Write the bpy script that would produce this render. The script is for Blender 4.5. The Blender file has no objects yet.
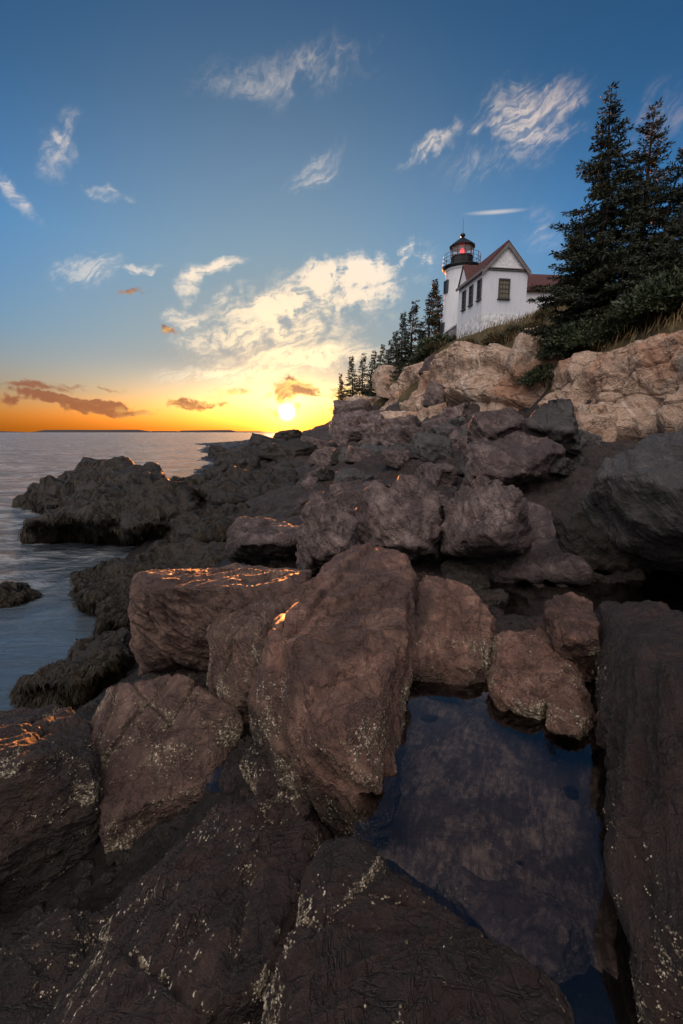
import bpy, bmesh, math, random
import numpy as np
R = math.radians
sc = bpy.context.scene
col = sc.collection
rng = np.random.default_rng(7)
random.seed(7)

# ------------------------------------------------------------------ camera
F = 455.1                      # focal length in pixels of a 683 x 1024 picture (16 mm lens)
PITCH = R(9.97)
CAMZ = 3.2
cd = bpy.data.cameras.new('camera'); cd.sensor_fit = 'VERTICAL'; cd.sensor_height = 36; cd.lens = 16
cd.clip_start = 0.05; cd.clip_end = 20000
cam = bpy.data.objects.new('camera', cd); col.objects.link(cam)
cam.location = (0, 0, CAMZ); cam.rotation_euler = (R(90) - PITCH, 0, 0)
sc.camera = cam
CT, ST = math.cos(PITCH), math.sin(PITCH)


def ray(px, py):
    a = (px - 341.5) / F; b = (512 - py) / F
    return np.array([a, CT + b * ST, -ST + b * CT])


def P(px, py, Y=None, z=None, t=None):
    """the place seen at a pixel of the survey picture, at ground distance Y, height z or depth t"""
    d = ray(px, py)
    if t is None:
        t = Y / d[1] if Y is not None else (z - CAMZ) / d[2]
    return d * t + np.array([0, 0, CAMZ])


def azel(px, py):
    d = ray(px, py)
    return math.degrees(math.atan2(d[0], d[1])), math.degrees(math.atan2(d[2], math.hypot(d[0], d[1])))


# ------------------------------------------------------------------ node helper
class N:
    def __init__(s, nt): s.nt = nt
    def new(s, t, **k):
        n = s.nt.nodes.new(t)
        for a, b in k.items(): setattr(n, a, b)
        return n
    def put(s, sock, v):
        if hasattr(v, 'links') or isinstance(v, bpy.types.NodeSocket): s.nt.links.new(v, sock)
        elif isinstance(v, (tuple, list)) and len(v) == 3 and sock.type == 'RGBA': sock.default_value = (*v, 1)
        else: sock.default_value = v
    def m(s, op, a, b=0.0, c=None, clamp=False):
        n = s.new('ShaderNodeMath', operation=op); n.use_clamp = clamp
        s.put(n.inputs[0], a); s.put(n.inputs[1], b)
        if c is not None: s.put(n.inputs[2], c)
        return n.outputs[0]
    def v(s, op, a, b=(0, 0, 0)):
        n = s.new('ShaderNodeVectorMath', operation=op); s.put(n.inputs[0], a)
        if op == 'SCALE': s.put(n.inputs['Scale'], b)
        elif op not in ('LENGTH', 'NORMALIZE'): s.put(n.inputs[1], b)
        return n.outputs['Value'] if op in ('LENGTH', 'DOT_PRODUCT') else n.outputs[0]
    def map(s, vec, loc=(0, 0, 0), rot=(0, 0, 0), sca=(1, 1, 1), typ='POINT'):
        n = s.new('ShaderNodeMapping', vector_type=typ); s.put(n.inputs[0], vec)
        n.inputs[1].default_value = loc; n.inputs[2].default_value = rot; n.inputs[3].default_value = sca
        return n.outputs[0]
    def noise(s, vec, scale, detail=6, rough=.55, dist=0.0, color=False):
        n = s.new('ShaderNodeTexNoise'); s.put(n.inputs['Vector'], vec)
        n.inputs['Scale'].default_value = scale; n.inputs['Detail'].default_value = detail
        n.inputs['Roughness'].default_value = rough; n.inputs['Distortion'].default_value = dist
        return n.outputs['Color' if color else 0]
    def vor(s, vec, scale, feature='F1', rnd=1.0):
        n = s.new('ShaderNodeTexVoronoi', feature=feature); s.put(n.inputs['Vector'], vec)
        n.inputs['Scale'].default_value = scale; n.inputs['Randomness'].default_value = rnd
        return n.outputs[0]
    def mr(s, x, a, b, c=0.0, d=1.0, smooth=True):
        n = s.new('ShaderNodeMapRange', interpolation_type='SMOOTHSTEP' if smooth else 'LINEAR')
        s.put(n.inputs[0], x)
        for i, q in enumerate((a, b, c, d)): n.inputs[i + 1].default_value = q
        return n.outputs[0]
    def mix(s, f, a, b, mode='MIX'):
        n = s.new('ShaderNodeMix', data_type='RGBA', blend_type=mode)
        s.put(n.inputs[0], f); s.put(n.inputs[6], a); s.put(n.inputs[7], b)
        return n.outputs[2]
    def ramp(s, x, stops):
        n = s.new('ShaderNodeValToRGB'); s.put(n.inputs[0], x)
        e = n.color_ramp.elements
        while len(e) < len(stops): e.new(.5)
        for q, (p, c) in zip(e, stops): q.position = p; q.color = (*c, 1)
        return n.outputs[0]
    def bump(s, h, strength, dist, normal=None):
        n = s.new('ShaderNodeBump'); s.put(n.inputs['Height'], h)
        n.inputs['Strength'].default_value = strength; n.inputs['Distance'].default_value = dist
        if normal is not None: s.put(n.inputs['Normal'], normal)
        return n.outputs[0]


# ------------------------------------------------------------------ sky
SUN_EL, SUN_AZ = 2.4, azel(287, 420)[0]
world = bpy.data.worlds.new('World'); sc.world = world; world.use_nodes = True
w = N(world.node_tree)
bg = world.node_tree.nodes['Background']; bg.inputs[1].default_value = 0.1
sky = w.new('ShaderNodeTexSky', sky_type='NISHITA', sun_disc=False)
sky.sun_elevation = R(SUN_EL); sky.sun_rotation = R(SUN_AZ)
sky.air_density = 1.0; sky.dust_density = 3.0; sky.ozone_density = 3.0
tc = w.new('ShaderNodeTexCoord').outputs['Generated']
sp = w.new('ShaderNodeSeparateXYZ'); w.put(sp.inputs[0], tc)
dx, dy, dz = sp.outputs
DEG = 180 / math.pi
az = w.m('MULTIPLY', w.m('ARCTAN2', dx, dy), DEG)
el = w.m('MULTIPLY', w.m('ARCSINE', dz), DEG)
cb = w.new('ShaderNodeCombineXYZ'); w.put(cb.inputs[0], az); w.put(cb.inputs[1], el)
ae = cb.outputs[0]
sdir = (math.sin(R(SUN_AZ)) * math.cos(R(SUN_EL)), math.cos(R(SUN_AZ)) * math.cos(R(SUN_EL)), math.sin(R(SUN_EL)))
ang = w.m('MULTIPLY', w.m('ARCCOSINE', w.m('MINIMUM', w.v('DOT_PRODUCT', tc, sdir), .99999)), DEG)
# deep clear evening air: the blue gets purer away from the horizon
filt = w.ramp(w.m('DIVIDE', el, 60, clamp=True), [(0, (1.0, .60, .40)), (.07, (.45, .50, .60)), (.17, (.30, .56, .78)), (.32, (.26, .64, .90)),
                                                  (.52, (.22, .46, .58)), (.75, (.21, .38, .46)), (1, (.5, .75, .85))])
base = w.mix(1.0, sky.outputs[0], filt, 'MULTIPLY')
# the cloud veil round the sun takes the glare off the upper glow
veil = w.m('MULTIPLY', w.mr(ang, 42, 6), w.mr(el, 1.5, 9))
base = w.mix(w.m('MULTIPLY', veil, .86), base, (.50, .62, .78))
# low warm band and the glow round the sun
daz = w.m('ABSOLUTE', w.m('SUBTRACT', az, SUN_AZ))
band = w.m('MULTIPLY', w.m('EXPONENT', w.m('MULTIPLY', w.m('ABSOLUTE', el), -1 / 4.5)), w.m('EXPONENT', w.m('MULTIPLY', daz, -1 / 45)))
base = w.mix(1.0, base, w.mix(band, (0, 0, 0), (1.1, .34, .02)), 'ADD')
for sig, c in ((5.0, (1.1, .35, .03)), (1.7, (12., 6.0, 1.0))):
    g = w.m('EXPONENT', w.m('MULTIPLY', ang, -1 / sig))
    base = w.mix(1.0, base, w.mix(g, (0, 0, 0), c), 'ADD')
disc = w.m('POWER', w.mr(ang, 1.7, .2), 4.0)
# clouds: soft ellipses of wisps set out by azimuth and elevation
wob = w.v('SUBTRACT', w.noise(ae, .11, 4, .6, 0, True), (.5, .5, .5))
wob2 = w.v('SUBTRACT', w.noise(ae, .5, 3, .6, 0, True), (.5, .5, .5))
aew = w.v('ADD', w.v('ADD', ae, w.v('SCALE', wob, 4.5)), w.v('SCALE', wob2, 1.8))


aes = w.v('ADD', ae, w.v('SCALE', wob, 6.0))


def streak(angle, lng, scale, detail=7, rough=.6, vec=None):
    return w.noise(w.map(aes if vec is None else vec, rot=(0, 0, R(angle)), sca=(lng, 1, 1), typ='TEXTURE'), scale, detail, rough, .12)


def blob(px, py, rx, ry, rot, warp=True, soft=.0):
    a0, e0 = azel(px, py)
    c, s_ = math.cos(R(rot)), math.sin(R(rot))
    a1, e1 = azel(px + rx * c, py - rx * s_)
    a2, e2 = azel(px - ry * s_, py - ry * c)
    L1, L2 = math.hypot(a1 - a0, e1 - e0), math.hypot(a2 - a0, e2 - e0)
    q = w.map(aew if warp else ae, loc=(a0, e0, 0), rot=(0, 0, math.atan2(e1 - e0, a1 - a0)), sca=(L1, L2, 1), typ='TEXTURE')
    return w.mr(w.v('LENGTH', q), 1.0, soft)


def union(lst):
    r = None
    for wt, b in lst:
        b = w.m('MULTIPLY', b, wt)
        r = b if r is None else w.m('MAXIMUM', r, b)
    return r


sA = streak(21, 6.5, .42)
sA2 = streak(15, 12.0, 1.3)
sB = streak(2, 13.0, .75)
sC = streak(33, 8.0, .6)
mA = union([(1.7, blob(350, 274, 120, 27, 17)), (1.6, blob(285, 304, 95, 32, 22)), (1.6, blob(402, 258, 48, 20, 9)), (.78, blob(280, 325, 160, 78, 15)), (1.25, blob(330, 300, 130, 32, 14)),
            (1.1, blob(265, 335, 140, 28, 10)), (1.05, blob(310, 358, 130, 24, 4)), (1.0, blob(240, 374, 120, 18, 2)), (1.0, blob(350, 388, 80, 14, 2)), (.95, blob(218, 264, 46, 13, 15)), (.95, blob(192, 288, 17, 40, -15)),
            (.85, blob(188, 322, 40, 14, 4)), (.75, blob(225, 300, 44, 18, 40)), (.7, blob(150, 268, 34, 9, 10)), (.5, blob(360, 330, 80, 26, 30))])
mB = union([(1.0, blob(300, 390, 150, 20, 2)), (1.5, blob(80, 402, 190, 12, -3)), (1.25, blob(185, 406, 70, 9, 1)), (.8, blob(20, 388, 80, 8, 2)), (.8, blob(290, 410, 110, 10, 2)), (.7, blob(90, 383, 60, 6, 0)),
            (.9, blob(166, 335, 24, 6, 2)), (.7, blob(133, 296, 34, 7, 10))])
mC = union([(1.01, blob(535, 112, 91, 57, 12)), (1.06, blob(520, 133, 80, 22, -8)), (1.06, blob(432, 142, 67, 16, 30)), (0.70, blob(316, 166, 52, 23, 38)), (0.44, blob(290, 76, 169, 46, 14)), (0.84, blob(92, 268, 57, 33, 8)),
            (0.84, blob(14, 195, 57, 18, -48)), (0.70, blob(112, 188, 49, 11, -6)), (0.57, blob(60, 150, 52, 33, 50)), (0.40, blob(540, 230, 39, 46, 60)), (0.37, blob(660, 120, 117, 52, 20)), (0.40, blob(500, 160, 117, 39, 10))])


def cover(mask, st, lift, lo, hi):
    return w.m('MULTIPLY', w.mr(w.m('ADD', w.m('MULTIPLY', mask, lift), st), lo, hi), w.mr(mask, .0, .55))


fibA = w.mr(streak(19, 16, 2.2, 5, .6), .34, .60); fibC = w.mr(streak(34, 16, 2.0, 5, .6), .34, .62)
dA = cover(mA, w.m('ADD', w.m('MULTIPLY', sA, .6), w.m('MULTIPLY', sA2, .4)), .44, .42, 1.02)
dA = w.m('MULTIPLY', dA, w.m('MAXIMUM', w.mr(fibA, 0, 1, .35, 1), w.mr(dA, .55, .95)))
dB = cover(mB, sB, .46, .54, .86)
dC = cover(mC, w.m('ADD', w.m('MULTIPLY', sC, .55), w.m('MULTIPLY', sA2, .45)), .34, .38, 1.2)
dC = w.m('MULTIPLY', dC, w.m('MAXIMUM', w.mr(fibC, 0, 1, .25, 1), w.mr(dC, .6, 1.0)))
trail = w.m('MULTIPLY', blob(496, 212, 40, 3.4, 5, False, .0), .40)
near = w.m('EXPONENT', w.m('MULTIPLY', ang, -1 / 11.0))
ccol = w.mix(near, (1.55, 1.45, 1.5), (5.5, 3.9, 1.7))
lit = w.mix(w.mr(ang, 10, 34), ccol, w.mix(w.mr(ang, 20, 60), (3.2, 2.7, 2.1), (2.35, 1.55, 1.25)))
dAC = w.m('MAXIMUM', w.m('MAXIMUM', dA, w.m('MULTIPLY', dC, .85)), trail)
c1 = w.mix(dAC, base, lit)
# lower layers: bars with shaded mauve undersides
lowc = w.mix(w.mr(streak(2, 6, .7), .42, .62), (.95, .34, .16), (3.6, 2.1, .55))
lowc = w.mix(w.mr(ang, 8, 26), lowc, (.80, .27, .13))
c2 = w.mix(w.m('MULTIPLY', dB, .88), c1, lowc)
# added fill: unseen bright sky patch behind the viewer, brightening house, cliff and rocks
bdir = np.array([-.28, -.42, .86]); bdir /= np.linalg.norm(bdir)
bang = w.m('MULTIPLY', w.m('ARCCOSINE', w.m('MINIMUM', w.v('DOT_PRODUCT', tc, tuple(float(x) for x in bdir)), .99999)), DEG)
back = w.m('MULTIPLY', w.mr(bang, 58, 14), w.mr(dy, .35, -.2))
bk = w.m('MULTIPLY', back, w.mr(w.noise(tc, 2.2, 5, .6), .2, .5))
back_fill = w.m('MULTIPLY', w.mr(dy, .2, -.5), w.mr(el, 0, 12))  # added pale fill over the rest of the sky behind
c3 = w.mix(w.m('MULTIPLY', back_fill, .8), c2, (1.3, 1.2, 1.25))
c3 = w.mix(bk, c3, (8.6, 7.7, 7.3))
c3 = w.mix(disc, c3, (60, 44, 22))
nt = world.node_tree
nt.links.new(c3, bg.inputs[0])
world.cycles.sampling_method = 'MANUAL'; world.cycles.sample_map_resolution = 1024

sl = bpy.data.lights.new('sun', 'SUN'); sl.energy = 2.8; sl.angle = R(1.2); sl.color = (1, .30, .07)
so = bpy.data.objects.new('sun', sl); col.objects.link(so)
so.rotation_euler = (R(90 - SUN_EL), 0, R(180 - SUN_AZ))
so.location = (-20, 100, 30)
vs = sc.view_settings
vs.view_transform = 'Standard'; vs.look = 'None'; vs.exposure = 2.0; vs.gamma = 1; vs.use_curve_mapping = False
sc.render.engine = 'CYCLES'
sc.cycles.use_denoising = True
try: sc.cycles.denoiser = 'OPENIMAGEDENOISE'
except Exception: pass
sc.cycles.max_bounces = 6; sc.cycles.diffuse_bounces = 3; sc.cycles.transparent_max_bounces = 8
sc.cycles.sample_clamp_indirect = 6.0; sc.cycles.caustics_reflective = False; sc.cycles.caustics_refractive = False
#---GEO---

# ------------------------------------------------------------------ numeric noise
_perm = np.tile(rng.permutation(256), 3).astype(np.int64)
_g = rng.normal(size=(256, 3)); _g /= np.linalg.norm(_g, axis=1)[:, None]
_j = rng.random((256, 3)); _o = rng.random(256)


def _h(i, j, k): return _perm[_perm[_perm[i & 255] + (j & 255)] + (k & 255)]


def perlin(p):
    p = np.asarray(p, float)
    f = np.floor(p); i = f.astype(np.int64); u = p - f
    s = u * u * u * (u * (u * 6 - 15) + 10)
    out = 0
    for a in (0, 1):
        wa = s[:, 0] if a else 1 - s[:, 0]
        for b in (0, 1):
            wb = s[:, 1] if b else 1 - s[:, 1]
            for c in (0, 1):
                wc = s[:, 2] if c else 1 - s[:, 2]
                g = _g[_h(i[:, 0] + a, i[:, 1] + b, i[:, 2] + c)]
                out = out + wa * wb * wc * ((u[:, 0] - a) * g[:, 0] + (u[:, 1] - b) * g[:, 1] + (u[:, 2] - c) * g[:, 2])
    return out


def fbm(p, octv=5, gain=.5, ridge=False):
    a, r = 1.0, 0
    for o in range(octv):
        n = perlin(p * 2.03 ** o + 17.3 * o)
        r = r + a * ((.5 - 2 * np.abs(n)) if ridge else n); a *= gain
    return r


def facets(p, tilt=.8, notch=.10):
    """jointed rock: the lower envelope of a tilted plane per cell - flat faces meeting in crisp ridges, with hairline joints"""
    f = np.floor(p); i = f.astype(np.int64)
    h1 = np.full(len(p), 9.0); best = h1.copy(); sec = h1.copy()
    for a in (-1, 0, 1):
        for b in (-1, 0, 1):
            for c in (-1, 0, 1):
                h = _h(i[:, 0] + a, i[:, 1] + b, i[:, 2] + c)
                v = p - (f + np.array([a, b, c]) + _j[h]); d2 = (v * v).sum(1)
                h1 = np.minimum(h1, .7 * (_o[h] - .5) + tilt * (v * _g[h]).sum(1) + .75 * d2)
                d = np.sqrt(d2)
                sec = np.where(d < best, best, np.minimum(sec, d)); best = np.minimum(best, d)
    edge = np.clip((sec - best) / .06, 0, 1)
    return h1 + .15 - notch * (1 - edge) ** 2


BED = np.array([.42, -.52, .74]); BED /= np.linalg.norm(BED)


def strata(p, lam, sharp=3):
    """stepped edges of tilted beds"""
    q = p @ BED / lam + .9 * perlin(p * .7 / lam * .35) + .35 * perlin(p / lam * 1.3)
    fr = q - np.floor(q)
    fr = np.where(fr < .82, fr / .82, (1 - fr) / .18); fr = fr * fr * (3 - 2 * fr)
    return fr - .5 + .5 * (_o[np.floor(q).astype(np.int64) & 255] - .5)


# ------------------------------------------------------------------ mesh helpers
def link(o, parent=None):
    col.objects.link(o)
    if parent is not None: o.parent = parent
    return o


def mesh_np(name, V, faces, mat=None, parent=None, smooth=True, loc=None):
    V = np.asarray(V, np.float32)
    if loc is not None: V = V - np.asarray(loc, np.float32)
    me = bpy.data.meshes.new(name)
    F_ = np.asarray(faces, np.int32); k = F_.shape[1]; n = len(F_)
    me.vertices.add(len(V)); me.vertices.foreach_set('co', np.ascontiguousarray(V).ravel())
    me.loops.add(n * k); me.loops.foreach_set('vertex_index', np.ascontiguousarray(F_).ravel())
    me.polygons.add(n); me.polygons.foreach_set('loop_start', np.arange(0, n * k, k, dtype=np.int32))
    me.update(calc_edges=True)
    if smooth: me.polygons.foreach_set('use_smooth', np.ones(n, bool))
    if mat: me.materials.append(mat)
    o = bpy.data.objects.new(name, me)
    if loc is not None: o.location = loc
    return link(o, parent)


def vnormals(V, F_):
    n = np.zeros_like(V)
    a = V[F_]
    fn = np.cross(a[:, 1] - a[:, 0], a[:, 2] - a[:, 0])
    if F_.shape[1] == 4: fn = fn + np.cross(a[:, 2] - a[:, 0], a[:, 3] - a[:, 0])
    for k in range(F_.shape[1]):
        for c in range(3): n[:, c] += np.bincount(F_[:, k], fn[:, c], len(V))
    return n / (np.linalg.norm(n, axis=1)[:, None] + 1e-12)


class MB:
    """collects simple solids into one mesh"""
    def __init__(s): s.V, s.F = [], []
    def add(s, v, f):
        b = len(s.V); s.V += [tuple(q) for q in v]; s.F += [tuple(b + i for i in q) for q in f]; return s
    def box(s, c, size, ax=None):
        ax = np.eye(3) if ax is None else np.array(ax)
        h = np.array(size) / 2
        v = [np.array(c) + ax.T @ (h * np.array(q)) for q in ((-1, -1, -1), (1, -1, -1), (1, 1, -1), (-1, 1, -1), (-1, -1, 1), (1, -1, 1), (1, 1, 1), (-1, 1, 1))]
        return s.add(v, [(3, 2, 1, 0), (4, 5, 6, 7), (0, 1, 5, 4), (1, 2, 6, 5), (2, 3, 7, 6), (3, 0, 4, 7)])
    def lathe(s, prof, n=32, c=(0, 0, 0), closed=False):
        v, f = [], []
        for r, z in prof:
            for k in range(n):
                a = 2 * math.pi * k / n; v.append((c[0] + r * math.cos(a), c[1] + r * math.sin(a), c[2] + z))
        m = len(prof)
        for i in range(m if closed else m - 1):
            for k in range(n):
                j = (i + 1) % m
                f.append((i * n + k, i * n + (k + 1) % n, j * n + (k + 1) % n, j * n + k))
        if not closed: f.append(tuple(range(n))[::-1]); f.append(tuple((m - 1) * n + k for k in range(n)))
        return s.add(v, f)
    def tube(s, pts, r, n=6):
        pts = [np.array(p, float) for p in pts]; r = [r] * len(pts) if np.isscalar(r) else r
        v, f = [], []
        for i, p in enumerate(pts):
            d = pts[min(i + 1, len(pts) - 1)] - pts[max(i - 1, 0)]; d /= np.linalg.norm(d) + 1e-9
            u = np.cross(d, (0, 0, 1) if abs(d[2]) < .9 else (1, 0, 0)); u /= np.linalg.norm(u); q = np.cross(d, u)
            for k in range(n):
                a = 2 * math.pi * k / n; v.append(p + r[i] * (u * math.cos(a) + q * math.sin(a)))
        for i in range(len(pts) - 1):
            for k in range(n): f.append((i * n + k, i * n + (k + 1) % n, (i + 1) * n + (k + 1) % n, (i + 1) * n + k))
        f.append(tuple(range(n))[::-1]); f.append(tuple((len(pts) - 1) * n + k for k in range(n)))
        return s.add(v, f)
    def build(s, name, mat, parent=None, loc=None, smooth=False):
        me = bpy.data.meshes.new(name)
        V = np.array(s.V, float)
        if loc is not None: V = V - np.array(loc)
        me.from_pydata([tuple(q) for q in V], [], s.F); me.update()
        if smooth:
            for p in me.polygons: p.use_smooth = len(p.vertices) == 4
        me.materials.append(mat)
        o = bpy.data.objects.new(name, me)
        if loc is not None: o.location = loc
        return link(o, parent)


def tag(o, label=None, cat=None, group=None, kind=None):
    for k, v in (('label', label), ('category', cat), ('group', group), ('kind', kind)):
        if v: o[k] = v
    return o


def empty(name, loc, rz=0.0):
    o = bpy.data.objects.new(name, None); o.location = loc; o.rotation_euler.z = rz; o.empty_display_size = .3
    return link(o)


# ------------------------------------------------------------------ materials
def new_mat(name):
    m = bpy.data.materials.new(name); m.use_nodes = True
    return m, N(m.node_tree), m.node_tree.nodes['Principled BSDF']


def plain(name, c, rough=.6, metal=0.0, var=.12, scale=6.0, bump=.0):
    m, n, b = new_mat(name)
    pos = n.new('ShaderNodeTexCoord').outputs['Object']
    q = n.noise(pos, scale, 6, .6)
    lo = tuple(x * (1 - var * 1.6) for x in c); hi = tuple(min(1, x * (1 + var)) for x in c)
    n.put(b.inputs['Base Color'], n.mix(n.mr(q, .3, .7), lo, hi)); b.inputs['Roughness'].default_value = rough; b.inputs['Metallic'].default_value = metal
    if bump: n.put(b.inputs['Normal'], n.bump(n.noise(pos, scale * 4, 6, .6), bump, .02))
    return m


def rock_mat(name, dark, mid, light, scale=1.0, rough=(.55, .85), bump=.6, dist=.03, tide=None, streaks=.5, stain=None, vein=None):
    """weathered stone: mottled colour, mineral grain, bedding streaks, cracks; tide = (height, colour) of the algae line"""
    m, n, b = new_mat(name)
    pos = n.new('ShaderNodeNewGeometry').outputs['Position']
    bed = n.map(n.map(pos, rot=(R(-35), R(-30), R(20))), sca=(1, 1, 7))
    big = n.noise(pos, 1.1 * scale, 6, .6, .6)
    med = n.noise(pos, 7 * scale, 8, .68, .3)
    lay = n.noise(bed, 2.2 * scale, 8, .65, .5)
    fine = n.noise(pos, 60 * scale, 5, .7)
    grain = n.noise(pos, 160 * scale, 3, .8)
    t = n.m('ADD', n.m('MULTIPLY', big, .45), n.m('ADD', n.m('MULTIPLY', med, .35), n.m('MULTIPLY', lay, .35)))
    c = n.ramp(t, [(.34, dark), (.56, mid), (.78, light)])
    c = n.mix(n.m('MULTIPLY', n.mr(fine, .45, .62), .75), c, n.mix(1.0, c, (.42, .40, .40), 'MULTIPLY'))
    c = n.mix(n.m('MULTIPLY', n.mr(grain, .58, .70), .6), c, n.mix(1.0, c, (1.9, 1.75, 1.6), 'MULTIPLY'))
    st2 = n.m('MULTIPLY', n.mr(n.noise(bed, 5.0 * scale, 6, .7, .4), .54, .70), n.mr(big, .4, .6))
    c = n.mix(n.m('MULTIPLY', st2, .55), c, n.mix(1.0, c, (2.3, 2.1, 2.0), 'MULTIPLY'))
    if vein: c = n.mix(n.m('MULTIPLY', n.mr(n.noise(bed, 1.4 * scale, 5, .6, .8), .56, .68), .7), c, vein)
    if stain: c = n.mix(n.m('MULTIPLY', n.mr(n.noise(pos, .55 * scale, 5, .6, 1.0), .5, .66), .75), c, stain)
    r1 = n.m('ABSOLUTE', n.m('SUBTRACT', n.noise(n.map(pos, rot=(R(40), R(15), R(30)), sca=(1, .35, 1)), 1.7 * scale, 5, .6, .7), .5))
    r2 = n.m('ABSOLUTE', n.m('SUBTRACT', n.noise(n.map(pos, rot=(R(-20), R(50), R(-35)), sca=(.4, 1, 1)), 2.6 * scale, 4, .6, .5), .5))
    crack = n.m('MINIMUM', n.mr(r1, .0, .016), n.mr(r2, .0, .012))
    c = n.mix(n.m('MULTIPLY', n.m('SUBTRACT', 1, crack), .55), c, n.mix(1.0, c, (.25, .22, .22), 'MULTIPLY'))
    ro = n.mr(med, .3, .7, rough[0], rough[1])
    if tide:
        s = n.new('ShaderNodeSeparateXYZ'); n.put(s.inputs[0], pos)
        zz = n.m('ADD', s.outputs[2], n.m('MULTIPLY', n.m('SUBTRACT', big, .5), tide[2]))
        k = n.mr(zz, tide[0], tide[0] - tide[3])
        c = n.mix(n.m('MULTIPLY', k, n.mr(med, .2, .5)), c, tide[1])
        ro = n.m('SUBTRACT', ro, n.m('MULTIPLY', k, .2))
    n.put(b.inputs['Base Color'], c); n.put(b.inputs['Roughness'], ro)
    hgt = n.m('ADD', n.m('MULTIPLY', lay, streaks), n.m('ADD', n.m('MULTIPLY', med, .55), n.m('ADD', n.m('MULTIPLY', fine, .16), n.m('MULTIPLY', crack, .10))))
    n.put(b.inputs['Normal'], n.bump(grain, bump * .35, dist * .06, n.bump(hgt, bump, dist * 2.2)))
    return m


M = {}
M['fore'] = rock_mat('dark brown shore rock', (.020, .0098, .0062), (.125, .062, .042), (.35, .205, .145), 1.6, (.42, .72), 1.0, .034, (1.78, (.020, .0135, .0085), .55, .45), .6, (.030, .016, .012))  # algae line set high, so the dark sides carry shade as well as wet
M['fore2'] = rock_mat('brown shore rock', (.018, .0098, .0068), (.085, .047, .034), (.24, .15, .112), 1.6, (.40, .72), 1.0, .034, (.95, (.020, .0135, .0085), .5, .4), .6, (.045, .019, .012))
M['dark'] = rock_mat('wet vignette dark shore rock', (.0045, .0020, .0012), (.0165, .0076, .0045), (.058, .028, .016), 1.6, (.34, .64), 1.0, .034, (1.25, (.009, .0075, .0045), .5, .5), .6, (.024, .011, .007))  # wet rock, with the darkening of a vignette put into its colour
M['mauve'] = rock_mat('purple grey ledge rock', (.016, .0105, .0098), (.086, .059, .054), (.35, .265, .24), .8, (.5, .8), 1.0, .07, (2.0, (.012, .009, .008), .8, .8), .8, (.05, .03, .03))
M['grey'] = rock_mat('dark slate ledge rock', (.014, .013, .013), (.044, .040, .039), (.11, .10, .094), .7, (.5, .8), .8, .07, (1.7, (.010, .009, .007), .8, .7), .9)
M['cliff'] = rock_mat('tan cliff granite', (.15, .095, .066), (.38, .265, .19), (.56, .45, .35), .30, (.7, .95), .9, .14, None, .2, (.30, .15, .085), (.50, .44, .38))
M['weed'] = rock_mat('weed darkened rock', (.004, .0026, .0014), (.012, .0076, .0036), (.028, .017, .0075), .8, (.45, .8), .9, .06, None, .3)
M['bed'] = rock_mat('bedrock', (.010, .007, .0055), (.034, .022, .017), (.085, .058, .045), 1.3, (.5, .8), 1.0, .08, (1.5, (.010, .008, .006), .5, .6), .9)
M['poolbed'] = rock_mat('pool floor', (.020, .015, .015), (.080, .058, .053), (.42, .33, .27), 4.2, (.6, .9), .7, .02, None, .2)

def turf():
    m, n, b = new_mat('dry turf'); pos = n.new('ShaderNodeNewGeometry').outputs['Position']
    q = n.noise(pos, .5, 8, .7)
    n.put(b.inputs['Base Color'], n.ramp(q, [(.3, (.020, .024, .009)), (.5, (.060, .045, .016)), (.7, (.12, .08, .03))])); b.inputs['Roughness'].default_value = .95
    n.put(b.inputs['Normal'], n.bump(n.noise(pos, 6, 6, .7), 1.0, .2))
    return m
M['turf'] = turf()

# ------------------------------------------------------------------ the shape of the ground
TP = []
def g(px, py, **k): TP.append(P(px, py, **k))
def gw(*q): TP.extend(np.array(p, float) for p in q)
# sea bed and inlet
gw((-9, 1, -1.5), (-9, 6, -1.5), (-14, 10, -1.5), (-15, 16, -1.2), (-20, 26, -1.5), (-30, 50, -1.6), (-60, 90, -2), (-6, 3.5, -.9), (-5.6, 5.5, -.8), (-5.2, 6.8, -.8), (-6.6, 8.3, -.9), (-8, 11.4, -1.0), (-30, -5, -2), (-80, 40, -2), (-60, 140, -2), (-9, -8, -1.5))
gw((-3.85, 4.4, -.45), (-3.9, 5.6, -.4), (-3.5, 7.0, -.15), (-3.5, 3.2, -.1), (-4.4, 1.5, -.1), (-4.9, 8.8, -.25), (-6.8, 10, -.5), (-9.2, 13.5, -.6), (-9.5, 16.5, -.6), (-9.3, 20, -.5), (-11.5, 33, -.4), (-12.8, 45, -.3), (-17, 62, -.1), (-26, 90, 0), (-40, 125, 0))
# foreground floor
gw((0, 1, 1.0), (-1, 1.5, .8), (-2, 2.2, .6), (-2.8, 3.4, .4), (1.5, .8, 1.0), (2.6, 1, 1.4), (.45, 2.1, 1.24), (.9, 2.4, 1.30), (1.3, 2.3, 1.28), (.8, 1.7, 1.08), (.6, 1.3, .78), (1.1, 1.3, .75), (0, -2, 1.1), (-3, -1, .3), (3, -2, 1.7), (6, 0, 2.2),
   (.6, 3.3, 1.45), (1.5, 3.4, 1.5), (2.6, 3.2, 1.6), (2.0, 5, 1.15), (3.5, 4.9, 1.2), (5, 5.2, 1.5), (-.3, 4.6, 1.35), (-1.5, 5.2, 1.1), (-2.0, 4.4, .8))
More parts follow.
